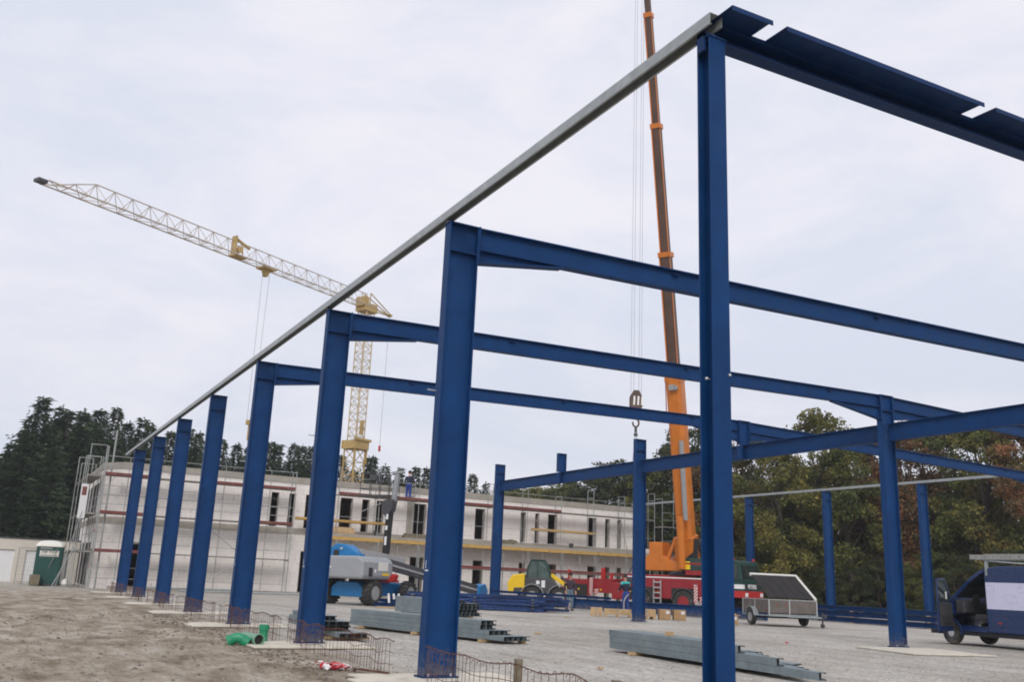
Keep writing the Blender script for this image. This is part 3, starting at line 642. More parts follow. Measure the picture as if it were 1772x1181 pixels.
stack('channel_stack', 'far stack of grey channels with dark open ends, half hidden by the nearest big column', (14.4, 30.0, 0), ang,
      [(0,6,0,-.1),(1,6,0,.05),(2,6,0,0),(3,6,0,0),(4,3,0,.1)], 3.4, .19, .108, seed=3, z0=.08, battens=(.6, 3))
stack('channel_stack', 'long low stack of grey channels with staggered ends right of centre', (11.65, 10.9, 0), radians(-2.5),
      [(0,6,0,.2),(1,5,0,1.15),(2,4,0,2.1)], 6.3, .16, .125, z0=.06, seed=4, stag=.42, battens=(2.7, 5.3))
for (x, y, z, l) in ((12.05, 15.4, .436, 'small brown wood block lying on the long low channel stack'), (12.75, 12.55, .0, 'small pale wood block on the stepped end of the long low stack'), (10.85, 19.2, .0, 'pale wooden block by the open ends of the large stack')):
    o = MB().cbox((0,0,.04), (.16,.12,.08)).build('wood_block', M['timber'], bevel=.004); o.location = (x, y, z); o.rotation_euler = (0,0,.4); tag(o, l, 'wood block', 'loose wood blocks')

# ------------------------------------------------------------------ blue steel on the ground
r = random.Random(11)
t = thing('steel_heap', 'loose heap of long thin blue steel sections lying in front of the wheel loader', 'steel heap', (0,0,0))
A, B = Vector((16.6, 41.6, 0)), Vector((23.4, 38.0, 0)); dv = (B-A).normalized(); nv = Vector((-dv.y, dv.x, 0))
for lay in range(5):
    for k in range(9-lay):
        s0 = r.uniform(-.5, 1.8)+lay*.1; s1 = (B-A).length+r.uniform(-2.4, .5)
        off = (k-4+lay*.5)*.26+r.uniform(-.12, .12); z = .09+lay*.125+r.uniform(-.02,.03)
        m = MB(); m.ibeam(A+dv*s0+nv*off+Vector((0,0,z)), A+dv*s1+nv*(off+r.uniform(-.45,.45))+Vector((0,0,z+r.uniform(-.05,.05))), .11, .11, .012, .008)
        m.build('blue_section', M['heapblue'], t)
for lay in range(4):
    for s_ in (1.0, 3.8, 6.4):
        MB().bar(A+dv*s_-nv*1.35+Vector((0,0,.15+lay*.125)), A+dv*s_+nv*(1.3-lay*.1)+Vector((0,0,.15+lay*.125)), .09, .03).build('spacer_timber', M['greytimber'], t)
m = MB().ibeam(A+dv*4.5-nv*1.2+Vector((0,0,.84)), A+dv*10.0-nv*.6+Vector((0,0,.72)), .11, .11, .012, .008); m.build('blue_section', M['steel2'], t)
tp = MB()
for s_ in (-.9, -.65, -.4): tp.tube(A+dv*s_+nv*-.6+Vector((0,0,.35)), A+dv*s_+nv*-.6+Vector((.02,0,.62)), .05)
P0 = Vector((14.9, 38.6, 0))
t = thing('small_steel_pile', 'short pile of blue steel with white plastic caps in front of the lift wheel', 'steel pile', P0)
for k in range(5):
    MB().ibeam((.0, k*.22, .12), (3.6, k*.22-1.2, .12), .14, .14, .012, .008).build('blue_section', M['steel2'], t)
for k in range(4): MB().ibeam((.2, k*.22+.1, .28), (3.7, k*.22-1.1, .28), .14, .14, .012, .008).build('blue_section', M['steel2'], t)
for k in range(3): MB().tube((.35+k*.27, -.02+k*.1, .2), (.30+k*.27, -.02+k*.1, .58), .05).build('white_cap', M['white'], t)
MB().box((-.3,-.5,0),(.5,-.3,.05)).build('batten', M['timber'], t)
# large beams
def ground_beam(p, q, h, w_, label, z=.03):
    t = thing('lying_beam', label, 'steel beam', p, group='large blue beams lying on the ground')
    d = Vector(q)-Vector(p)
    MB().ibeam((0,0,z+h/2), (d.x, d.y, z+h/2), h, w_).build('beam', M['steelcol'], t, bevel=.003)
    n_ = Vector((-d.y, d.x, 0)).normalized(); u_ = d.normalized()
    for s_ in (.02, d.length-.02): 
        c = u_*s_; MB().bar(c+Vector((0,0,z-.01)), c+Vector((0,0,z+h+.02)), .02, w_+.02, n_).build('end_plate', M['steel'], t)
    return t
ground_beam((27.5, 43.2, 0), (30.2, 34.4, 0), .52, .22, 'large blue beam lying in front of the red crane, behind the wooden crates')
ground_beam((29.5, 41.5, 0), (31.9, 33.6, 0), .50, .22, 'blue beam lying close behind the large one by the crane wheels')
t = thing('beam_stack', 'stack of blue beams with wooden spacers lying behind the thick middle column', 'steel stack', (37.75, 28.6, 0))
for k in range(3):
    for j in range(2): MB().ibeam((j*.35, 0, .14+k*.27), (j*.35, 8.6-.4*j, .14+k*.27), .22, .20).build('blue_beam', M['steel'], t)
for y in (.7, 2.9, 5.1, 7.4):
    for k in range(3): MB().box((-.25, y, .0+k*.27), (.65, y+.09, .028+k*.27)).build('spacer', M['timber'], t)

rr_ = random.Random(31)
for (x, y, l) in ((19.6, 19.9, 'tiny scrap of red plastic on the gravel left of the thick middle column'), (13.2, 22.5, 'thin brown scrap of wood on the gravel behind the long low stack'), (9.2, 13.6, 'small offcut of wood on the gravel near the wooden stakes'), (20.8, 33.2, 'brown offcut lying on the gravel left of the long wooden crate')):
    o = MB().cbox((0,0,.02), (.22 if 'wood' in l or 'brown' in l else .07, .06, .035)).build('scrap', M['tapered' if 'red' in l else 'timber'], bevel=.005); o.location = (x, y, 0); o.rotation_euler = (.1, .05, rr_.uniform(0, 3)); tag(o, l, 'scrap', 'scraps on the gravel')
# ------------------------------------------------------------------ crates and cartons
def crate(loc, w_, d, h, rz, label):
    t = thing('wooden_crate', label, 'crate', loc, rz, 'wooden crates and cartons by the middle column')
    MB().box((-w_/2,-d/2,.10),(w_/2,d/2,h)).build('box_body', M['timber'], t, bevel=.008)
    for x in (-w_/2+.06, 0, w_/2-.06): MB().box((x-.06,-d/2,0),(x+.06,d/2,.098)).build('skid', M['timber'], t)
    MB().box((-.02,-d/2-.006,.1),(.02,d/2+.006,h+.004)).build('strap', M['grey'], t)
crate((24.15, 34.45, 0), 1.15, .6, .33, radians(-33), 'long low wooden crate on skids left of the middle column')
crate((23.42, 35.0, 0), .5, .5, .36, radians(-33), 'small square wooden crate left of the long low crate')
def carton(loc, w_, d, h, rz, label, flaps=False):
    t = thing('carton', label, 'box', loc, rz, 'wooden crates and cartons by the middle column')
    if flaps:
        m = MB().box((-w_/2,-d/2,0),(w_/2,d/2,h)); m.f.remove(m.f[1]); m.build('box_body', M['card'], t)
        for a, b_ in (((-w_/2,0,h),(-w_/2-.12,0,h+.10)), ((w_/2,0,h),(w_/2+.14,0,h+.02))): MB().bar(a, b_, d-.02, .006).build('flap', M['card'], t)
        MB().box((-w_/2+.03,-d/2+.03,h*.4),(w_/2-.05,d/2-.03,h+.07)).build('contents', M['timber'], t, bevel=.03)
    else:
        MB().box((-w_/2,-d/2,0),(w_/2,d/2,h)).build('box_body', M['card'], t, bevel=.006)
        MB().box((-.025,-d/2-.003,h-.12),(.025,d/2+.003,h+.003)).build('tape', M['timber'], t)
    MB().box((w_/2-.2,-d/2-.004,h-.17),(w_/2-.06,-d/2-.001,h-.05)).build('paper_label', M['label'], t)
carton((25.5, 32.95, 0), .48, .45, .42, radians(-28), 'cardboard box with a white label, left one of the pair right of the middle column')
carton((26.05, 32.65, 0), .50, .45, .42, radians(-28), 'cardboard box with a white label, right one of the pair right of the middle column')
crate((24.78, 33.3, 0), .75, .5, .40, radians(-20), 'opened wooden crate with pale planks on top touching the middle column')
carton((26.45, 29.9, 0), .48, .42, .36, radians(-20), 'open cardboard box standing left of the trailer wheel', True)

# ------------------------------------------------------------------ trailer
def make_wheel(parent, c, R, w_, axis='y', rimmat='grey', face=-1, tread=False):
    """tyre mesh with rim as a sub-part"""
    h = w_/2
    m = MB().lathe([(R*.56,-h*.9),(R*.88,-h),(R*.97,-h*.75),(R,-h*.4),(R,h*.4),(R*.97,h*.75),(R*.88,h),(R*.56,h*.9)], (0,0,0), axis, 28)
    if tread:
        for i in range(18):
            a = 2*pi*i/18
            for s_ in (-1, 1):
                aa = a+(.09 if s_ > 0 else 0)
                p = Vector((cos(aa)*R*1.0, sin(aa)*R*1.0)); q = Vector((cos(aa+.13)*R*1.0, sin(aa+.13)*R*1.0))
                if axis == 'x': m.bar((s_*h*.98, p.x, p.y), (0, q.x, q.y), .075*R/.55, .05, (0, cos(aa), sin(aa)))
                else: m.bar((p.x, s_*h*.98, p.y), (q.x, 0, q.y), .075*R/.55, .05, (cos(aa), 0, sin(aa)))
    o = m.build('wheel', M['tyre'], parent, loc=c)
    f = face*h
    rm = MB().lathe([(R*.56, f*.92),(R*.52, f*.95),(R*.48, f*.6),(R*.24, f*.5),(R*.2, f*.9),(.0, f*.92)] if True else [], (0,0,0), axis, 24)
    rm.build('rim', M[rimmat], o)
    return o
tr = thing('trailer', 'small grey plywood trailer with its dark lid propped open', 'trailer', (27.25, 28.95, 0), radians(-15))
# local: x = across the near end (right), y = length going back-left
# near end faces -y ; side faces -x
Wt, Lt = 2.12, 2.25
z0, z1 = .52, 1.02
tr.location = (27.68, 29.0, 0)
def tp_(m, n, mt, **k): return m.build(n, M[mt], tr, **k)
tp_(MB().box((.02,0.02,z0),(.9,.045,z1)), 'side_panel', 'ply'); tp_(MB().box((.9,0.02,z0),(Wt-.02,.045,z1)), 'side_panel', 'ply')
tp_(MB().box((0.02,.05,z0),(.045,Lt,z1)), 'side_panel', 'ply'); tp_(MB().box((Wt-.045,.05,z0),(Wt-.02,Lt,z1)), 'side_panel', 'ply')
tp_(MB().box((.05,Lt-.03,z0),(Wt-.05,Lt,z1)), 'side_panel', 'ply')
tp_(MB().box((0.03,.03,z0-.04),(Wt-.03,Lt-.03,z0+.0)), 'floor', 'plydark')
m = MB()
for x in (0, .9, Wt-.0): m.box((x-.022,-.004,z0-.08),(x+.022,.03,z1+.02))
for y in (1.2, Lt): m.box((-.008,y-.02,z0-.06),(.03,y+.02,z1+.01))
m.box((.0,.0,z1),(Wt,.05,z1+.03)); m.box((.0,.05,z1),(.05,Lt,z1+.03))
tp_(m, 'corner_posts', 'alu')
tp_(MB().box((-.02,-.02,z0-.13),(Wt+.02,.05,z0-.085)).box((-.02,.05,z0-.13),(.05,Lt,z0-.085)).box((Wt-.05,.05,z0-.13),(Wt+.02,Lt,z0-.085)).box((-.03,-.03,z0-.08),(Wt+.03,.04,z0-.045)), 'chassis_frame', 'galv')
for sx_ in (-.12, Wt+.12):
    prev = None; fd = MB()
    for k in range(9):
        a = radians(8+k*20.5); p = (sx_, 1.25+cos(a)*.39, .33+sin(a)*.40)
        if prev: fd.bar(prev, p, .22, .012, (0, cos(a), sin(a)))
        prev = p
    tp_(fd, 'mudguard', 'galv')
tyres = [make_wheel(tr, (-.12,1.25,.32), .32, .18, 'x', 'grey', -1), make_wheel(tr, (Wt+.12,1.25,.32), .32, .18, 'x', 'grey', 1)]
tp_(MB().tube((-.05,1.25,.32),(Wt+.05,1.25,.32),.035), 'axle', 'dark')
tp_(MB().bar((.8,0,z0-.12),(Wt+.0,-.42,z0-.12),.06,.06).bar((Wt-.1,0,z0-.12),(Wt+.02,-.45,z0-.12),.06,.06), 'drawbar', 'galv')
tp_(MB().tube((Wt-.02,-.42,.05),(Wt-.02,-.42,.60),.035).tube((Wt-.07,-.42,.1),(Wt+.03,-.42,.1),.08,n=14), 'jockey_wheel', 'dark')
tp_(MB().cbox((Wt+.0,-.53,z0-.08),(.09,.2,.1)), 'coupling', 'dark', bevel=.01)
# lid: hinged along the near top edge, leaning back over the side
lid = thing('lid_tmp', 'x', 'x'); bpy.data.objects.remove(lid)
# lid corners in local space
a_ = Vector((0.02, .04, z1+.045)); b_ = Vector((Wt, .04, z1+.045)); hv = Vector((0, 1.55, .97))
def lidbox(m, u0, u1, v0, v1, t0, t1):
    n_ = (b_-a_).cross(hv).normalized()
    vs = []
    for tt in (t0, t1):
        for u, v in ((u0,v0),(u1,v0),(u1,v1),(u0,v1)): vs.append(a_+(b_-a_)*u+hv*v+n_*tt)
    m.add(vs, [(3,2,1,0),(4,5,6,7),(0,1,5,4),(1,2,6,5),(2,3,7,6),(3,0,4,7)]); return m
m = MB()
for k in range(5): lidbox(m, k/5+.004, (k+1)/5-.004, .03, .97, 0, .02)
L0 = tp_(m, 'lid_planks', 'plydark')
m = MB(); lidbox(m, -.015, 1.015, .94, 1.0, -.04, .05); lidbox(m, .965, 1.015, 0, .939, -.04, .05)
tp_(m, 'lid_rim', 'offwhite')
for x in (.35, .75): tp_(MB().cbox((x,-.006+.018,z1-.2),(.05,.012,.05)), 'reflector', 'redbright')
tp_(MB().cbox((-.0,.25,z0+.14),(.012,.05,.05)).cbox((0,.9,z0+.2),(.012,.05,.05)), 'reflector', 'redbright')

# ------------------------------------------------------------------ van
vh = atan2(.95, -.31)
van = thing('panel_van', 'dark blue high-roof van with open driver door and white sheet on its side', 'van', (27.72, 20.1, 0), pi/2); van.scale = (.93, 1, 1)
def vp(m, n, mt='navy', **k): return m.build(n, M[mt], van, **k)
HW = 1.0
# side profile x forward
prof_ = [(.90,.35),(.92,.75),(.80,1.0),(.30,1.22),(-.18,1.42),(-.75,2.02),(-1.15,2.36),(-1.7,2.52),(-5.4,2.56),(-5.5,2.4),(-5.5,.45)]
# near side skin (y=+HW) with door opening cut : panels
nose = MB().poly([(.50,.40),(.52,.75),(.44,1.02),(.20,1.26),(-.10,1.45),(-.12,.9),(.30,.82),(.42,.60),(.44,.40)], -HW, HW); vp(nose, 'bonnet', bevel=.04)
m = MB().poly([(-1.38,.42),(-1.38,2.30),(-1.8,2.38),(-5.4,2.42),(-5.5,2.3),(-5.5,.45),(-3.95,.42),(-3.9,.75),(-3.6,.92),(-3.3,.75),(-3.25,.42)], -HW, HW); vp(m, 'body', bevel=.05)
m = MB().poly([(-.14,1.44),(-.80,1.98),(-1.15,2.21),(-1.384,2.305),(-1.384,2.20),(-1.2,2.12),(-.86,1.91),(-.24,1.38)], HW-.07, HW-.005)
m.poly([(-.14,1.44),(-.80,1.98),(-1.15,2.21),(-1.384,2.305),(-1.384,2.20),(-1.2,2.12),(-.86,1.91),(-.24,1.38)], -HW+.005, -HW+.07)
vp(m, 'roof_pillar', bevel=.008)
m = MB().poly([(-.95,2.03),(-1.20,2.18),(-1.384,2.25),(-1.384,2.30),(-1.16,2.215),(-.92,2.06)], -HW+.06, HW-.06); vp(m, 'roof_front', 'navy')
m = MB().poly([(-.16,1.42),(-.92,2.02),(-.95,2.04),(-.19,1.45)], -HW+.08, HW-.08); vp(m, 'windscreen', 'glass')
vp(MB().box((-1.37,-HW+.02,.42),(-.30,HW-.10,.58)).box((-1.37,HW-.10,.42),(-.45,HW-.02,.52)), 'sill', 'navy', bevel=.01)
vp(MB().box((-1.37,-HW+.01,.585),(-.16,-HW+.06,1.40)), 'far_door', 'navy')
vp(MB().box((-.50,-HW+.1,.95),(-.15,HW-.12,1.34)), 'dashboard', 'dark', bevel=.05)
vp(MB().box((-1.375,-HW+.1,.9),(-1.36,HW-.08,2.2)), 'bulkhead', 'void')
sw = MB(); sw.lathe([(.17,-.015),(.2,0),(.17,.015)], (-.62,.45,1.36), 'x', 18); vp(sw, 'steering_wheel', 'black')
vp(MB().box((-1.25,.2,.75),(-.75,.75,.95)).box((-1.32,.2,.95),(-1.18,.75,1.55)).box((-1.30,.35,1.57),(-1.2,.6,1.75)), 'seat', 'dark', bevel=.05)
vp(MB().box((-5.4,-HW+.05,.30),(.8,HW-.06,.415)), 'underbody', 'black')
arch = MB()
prev = None
for k in range(10):
    a = radians(-8+k*21.7); p = (cos(a)*.43, HW+.0, .36+sin(a)*.43)
    if prev: arch.bar(prev, p, .05, .05, (cos(a), 0, sin(a)))
    prev = p
vp(arch, 'wheel_arch', 'navy')
for (x, y, f) in ((0, .86, 1), (0, -.86, -1), (-3.6, .86, 1), (-3.6, -.86, -1)): make_wheel(van, (x, y, .34), .34, .22, 'y', 'dark', f)
vp(MB().lathe([(.10,.0),(.11,.02),(.07,.03)], (0,.955,.34), 'y', 18), 'hub_trim', 'alu')
# open door
hx = -.12
door = MB().box((-.02, 0, .40), (.03, .98, 1.25)).build('driver_door', M['navy'], van, bevel=.02); door.location = (hx, HW+.01, 0); door.rotation_euler = (0, 0, radians(14))
MB().box((-.05, .06, .55), (-.022, .92, 1.24)).build('door_lining', M['dark'], door, bevel=.01)
MB().bar((0, .95, 1.25), (0, .95, 1.94), .05, .05).bar((0, .97, 1.94), (0, .42, 1.96), .05, .05).bar((0, .42, 1.96), (0, .04, 1.27), .05, .05).build('window_frame', M['navy'], door)
MB().poly([(.93,1.25),(.93,1.92),(.42,1.94),(.06,1.27)], -.004, .004, 'x').build('door_window', M['glass'], door)
MB().box((-.09, .12, .62),(-.052, .78, .86)).build('door_pocket', M['black'], door, bevel=.02)
MB().box((.05, .30, 1.30), (.14, .48, 1.62)).build('wing_mirror', M['black'], door, bevel=.03)
MB().box((-.03, .34, 1.36), (-.02, .44, 1.58)).build('mirror_glass', M['white'], door)
vp(MB().box((-3.60,HW+.002,1.12),(-1.43,HW+.010,1.90)), 'white_sheet', 'paper')
pl = MB()
rp = random.Random(2)
for k in range(26):
    x = rp.uniform(-3.2,-1.55); z = rp.uniform(1.12,1.85)
    if rp.random() < .6: pl.box((x-.10,HW+.0105,z-.003),(x+.10,HW+.0115,z+.003))
    else: pl.box((x-.003,HW+.0105,z-.06),(x+.003,HW+.0115,z+.06))
pl.build('faint_drawing', M['shirt'], van)
vp(MB().box((-5.4,HW-.0,.93),(-1.42,HW+.012,.97)).box((-5.4,HW-.0,.62),(-1.42,HW+.01,.64)), 'side_moulding', 'navy', bevel=.004)
vp(MB().box((-1.9,HW+.001,.70),(-1.78,HW+.014,.74)), 'side_marker', 'redbright')
for y in (.5, -.62): vp(MB().cbox((.49,y,.85),(.06,.30,.2)), 'headlight', 'alu', bevel=.03)
vp(MB().box((-.42,HW-.12,.25),(-.40,HW-.02,.52)), 'mud_flap', 'black')
m = MB()
for y in (.92, .60): m.box((-5.3,y,2.56),(-1.15,y+.05,2.63))
for x in (-1.5,-2.9,-4.3): m.box((x-.03,-.92,2.52),(x+.03,.97,2.557)); m.box((x-.03,.93,2.1),(x+.03,HW+.03,2.52))
vp(m, 'roof_rack', 'galv')
m = MB().box((-5.3,.66,2.66),(-1.25,.72,2.76)).box((-5.3,.98,2.58),(-.95,1.03,2.72))
vp(m, 'rack_side_rail', 'rackgrey')
h_ = MB()
for k in range(14): h_.tube((-1.2-k*.3, 1.029, 2.65), (-1.2-k*.3, 1.034, 2.65), .02, n=8)
vp(h_, 'rail_holes', 'dark')

# ------------------------------------------------------------------ mobile crane
ch = radians(-28.13-38)
cr_ = thing('mobile_crane', 'red truck crane with tall orange telescopic boom', 'mobile crane', (34.03, 41.9, 0), ch)
def cp(m, n, mt, **k): return m.build(n, M[mt], cr_, **k)
# carrier
cp(MB().poly([(-7.4,.95),(-7.4,1.35),(-3.6,1.45),(-3.4,1.95),(-.9,1.98),(2.3,1.75),(2.3,.75),(-3.4,.7),(-3.6,.9)], -1.22, 1.22), 'carrier_body', 'red', bevel=.03)
cp(MB().box((-7.6,-1.25,.5),(-7.2,1.25,1.6)).box((-6.9,-1.25,.6),(-5.4,-1.20,1.55)).box((-5.4,-1.24,.85),(-4.1,1.2,1.65)), 'rear_outrigger_housing', 'red', bevel=.02)
for a_1, b_1 in (((-7.3,-1.0,1.6),(-7.15,-.85,2.1)), ((-5.0,-1.0,1.65),(-4.8,-.8,2.25)), ((-4.4,-1.0,1.65),(-4.25,-.85,1.95))):
    cp(MB().box(a_1, b_1), 'outrigger_jack', 'redbright', bevel=.02)
cp(MB().box((-6.95,-1.26,.65),(-5.75,-1.205,1.3)), 'locker_recess', 'void')
for x in (-3.2, -2.9): cp(MB().tube((x,-.9,2.0),(x+.15,-.6,2.6),.05,n=8), 'exhaust', 'dark')
cp(MB().path([(-3.9,-1.0,1.5),(-3.0,-1.15,1.75),(-1.8,-1.18,1.7),(-.6,-1.15,1.95),(.3,-1.0,2.2)], .035), 'hydraulic_hose', 'black')
for x in (-6.4, -4.9, -3.0, -1.2, 1.9): cp(MB().box((x,-1.262,.98),(x+.12,-1.235,1.06)), 'side_lamp', 'yellow')
for x in (-3.2, 1.6): cp(MB().box((x,-1.25,1.45),(x+.7,-1.21,1.78)), 'tool_box', 'dark', bevel=.01)
cp(MB().box((-3.3,-1.226,1.80),(2.25,-1.218,1.86)), 'white_line', 'white')

cp(MB().box((-4.1,-1.3,.55),(-2.9,-1.0,1.45)), 'fuel_tank', 'red', bevel=.06)
def hatch(x, z, w_, h, n):
    cp(MB().box((x,-1.345,z),(x+w_,-1.335,z+h)), 'warning_plate', 'white')
    m = MB(); k = -1
    while k*.16 < h:
        a = k*.16; zz0, zz1 = max(0,a), 0
        pts = [(x, z+a), (x+w_, z+a+w_), (x+w_, z+a+w_+.08), (x, z+a+.08)]
        pts = [(px_, min(max(pz, z), z+h)) for px_, pz in pts]
        m.poly(pts, -1.352, -1.346); k += 1
    cp(m, 'warning_stripes', 'redbright')
hatch(-5.55, .70, .22, 1.0, 5); hatch(-5.2, .70, .26, .38, 3); hatch(1.05, .55, .22, .95, 5); hatch(1.4, .55, .26, .36, 3)
for x in (-5.6, 1.1): cp(MB().box((x,-1.33,.3),(x+.4,-1.1,.66)), 'outrigger_beam', 'grey')
m = MB()
for k in range(5): m.box((-1.35,-1.42,.42+k*.28),(-.95,-1.26,.48+k*.28))
m.box((-1.38,-1.40,.4),(-1.35,-1.27,1.7)); m.box((-.95,-1.40,.4),(-.92,-1.27,1.7))
cp(m, 'steps', 'alu')
for x in (-2.2, .4, 2.5): 
    for s_ in (-1, 1): make_wheel(cr_, (x, s_*1.14, .58), .58, .38, 'y', 'red', s_, tread=False)
for x in (-2.2, .4):
    for s_ in (-1, 1):
        prev = None; m = MB()
        for k in range(8):
            a = radians(10+k*22.8); p = (x+cos(a)*.74, s_*1.12, .58+sin(a)*.72)
            if prev: m.bar(prev, p, .40, .05, (cos(a),0,sin(a)))
            prev = p
        cp(m, 'mudguard', 'dark')
for x in (-2.95, -.35): cp(MB().box((x,-1.235,.62),(x+1.5,-1.225,1.3)), 'wheel_recess', 'void')
# driver cab at the front
cab = cp(MB().box((2.5,-1.24,1.62),(4.2,1.24,1.80)).box((2.5,-1.24,1.30),(4.25,1.24,1.40)), 'driver_cab', 'cabgreen')
MB().poly([(2.5,1.8),(4.22,1.8),(4.02,2.78),(3.7,2.86),(2.55,2.86)], -1.2, 1.2).build('cab_upper', M['cabgreen'], cab, bevel=.03)
MB().box((2.48,-1.25,1.40),(4.2,1.25,1.62)).build('white_band', M['white'], cab)
MB().box((4.2,-1.02,1.40),(4.245,1.245,1.62)).build('black_name_panel', M['black'], cab)
MB().box((4.2,-1.245,1.40),(4.243,-1.025,1.615)).build('white_front_patch', M['white'], cab)
text('lettering', 'PETERS', .30, M['white'], cab, (4.262, -.12, 1.51), (pi/2, 0, pi/2), sx=1.15, weight=.006)
MB().box((2.75,-1.235,1.9),(3.35,-1.205,2.62)).box((3.45,-1.225,1.9),(3.95,-1.206,2.62)).build('side_window', M['glass'], cab)
m = MB(); m.add([(4.215,-1.1,1.9),(4.215,1.1,1.9),(4.07,1.1,2.6),(4.07,-1.1,2.6)], [(0,1,2,3)]); m.build('windscreen', M['glass'], cab)
cp(MB().box((2.5,-1.24,.95),(4.3,1.24,1.295)), 'front_skirt', 'redbright', bevel=.02)
cp(MB().box((4.2,-1.22,.55),(4.5,1.22,.94)), 'bumper', 'red', bevel=.04)
for y in (-.95, .95): cp(MB().box((4.30,y-.16,1.0),(4.34,y+.16,1.2)), 'headlight', 'white', bevel=.02)
for x, y in ((3.6,-1.0),(3.9,.9)): cp(MB().tube((x,y,2.86),(x,y,2.98),.07), 'beacon', 'redbright')
cp(MB().tube((4.2,-1.25,2.6),(4.55,-1.45,2.5),.02).box((4.5,-1.52,2.05),(4.56,-1.36,2.5)), 'mirror', 'black')
for o_ in list(cr_.children):
    if o_.name.split('.')[0] in ('driver_cab', 'front_skirt', 'bumper', 'headlight', 'beacon', 'mirror'): o_.location.x -= .45
# superstructure
cp(MB().lathe([(.95,0),(.95,.22)], (-.2,0,1.98), 'z', 26), 'slew_ring', 'dark')
cp(MB().poly([(-2.2,2.2),(-2.2,2.75),(-1.9,3.1),(-1.9,3.75),(-1.05,3.75),(-1.05,3.0),(-.5,2.7),(1.2,2.6),(1.2,2.2)], -.95, -.05), 'counterweight', 'orange', bevel=.03)
cp(MB().poly([(-2.2,2.2),(-2.2,2.9),(-1.2,3.0),(1.2,2.6),(1.2,2.2)], .0, .95), 'machinery_deck', 'orange', bevel=.03)
cp(MB().bar((-.9,-.7,2.7),(-.35,-.7,4.0),.12,.18), 'support_strut', 'orange')
cp(MB().box((.5,-1.25,2.0),(1.9,-.2,2.25)).box((.3,-1.24,2.55),(1.9,-.3,2.66)), 'control_housing', 'red', bevel=.02)
cp(MB().box((.15,-1.22,2.25),(1.75,-.25,2.9)), 'crane_cab', 'cabgreen', bevel=.03)
cp(MB().box((.28,-1.236,2.3),(.78,-1.224,2.72)), 'yellow_panel', 'yellow')
cp(MB().box((1.0,-1.236,2.4),(1.6,-1.224,2.8)), 'cab_window', 'glass')
m = MB(); m.tube((.3,-.75,3.4),(.3,.55,3.4),.28,n=20); m.tube((.9,-.7,3.75),(.9,.5,3.75),.22,n=20); m.box((.1,-.8,2.9),(1.0,-.7,3.6))
cp(m, 'winch', 'black', bevel=.02)
# boom
Minv = (Matrix.Translation((34.03, 41.9, 0)) @ Matrix.Rotation(ch, 4, 'Z')).inverted()
b0 = Minv @ Vector((33.95, 41.75, 2.6)); b1 = Minv @ Vector((27.3, 37.2, 36))
def bp_(t_): return b0+(b1-b0)*t_
def boomsec(t0, t1, w_, h, mt, name='boom_section', t0w=None):
    m = MB(); d = (b1-b0).normalized()
    p, q = bp_(t0), bp_(t1); p_, q_, d_, s_, u_ = m.frame(p, q, (0, 0, 1)); 
    W2, H2 = w_/2, h/2
    m.prof(p, q, [(-W2,-H2*.7),(-W2*.62,-H2),(W2*.62,-H2),(W2,-H2*.7),(W2,H2),(-W2,H2)])
    o = cp(m, name, mt, bevel=.02); return s_, u_
S_, U_ = boomsec(.0, .300, .84, .95, 'orange')
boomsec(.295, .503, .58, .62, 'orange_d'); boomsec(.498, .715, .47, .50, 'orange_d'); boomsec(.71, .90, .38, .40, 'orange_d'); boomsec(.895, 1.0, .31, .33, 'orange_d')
for t_, w_ in ((.298, .92), (.501, .72), (.713, .59), (.898, .48)):
    m = MB(); m.bar(bp_(t_-.004), bp_(t_+.004), w_, w_); cp(m, 'boom_collar', 'orange')
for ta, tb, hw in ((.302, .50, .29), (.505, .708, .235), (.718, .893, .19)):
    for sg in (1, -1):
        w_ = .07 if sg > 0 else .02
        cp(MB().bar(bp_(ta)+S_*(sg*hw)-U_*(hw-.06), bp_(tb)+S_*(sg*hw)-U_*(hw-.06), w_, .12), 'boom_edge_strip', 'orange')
cp(MB().tube(bp_(.31)+S_*.52, bp_(.24)+S_*.62, .03, n=8).cbox(bp_(.235)+S_*.62, (.3,.3,.25)), 'anemometer_arm', 'orange')
cp(MB().bar(bp_(-.02), bp_(.045), 1.05, 1.2), 'boom_foot', 'orange', bevel=.04)
lo = bp_(.02)-U_*1.0-S_*.0; 
cp(MB().tube(bp_(.0)-U_*1.15+S_*.0, bp_(.08)-U_*.85, .20, n=16), 'lift_ram', 'orange')
cp(MB().tube(bp_(.075)-U_*.87-S_*.3, bp_(.20)-U_*.62-S_*.3, .13, n=16), 'lift_ram_rod', 'grey')
cp(MB().cbox(bp_(.285)-U_*.56, (.3,.3,.3)).lathe([(.12,-.05),(.12,.05)], bp_(.285)-U_*.6-S_*.2, 'y', 14), 'boom_sheave', 'grey')
cp(MB().cbox(b1+Vector((0,0,.2)), (.9,.7,.7)), 'boom_head', 'orange', bevel=.05)
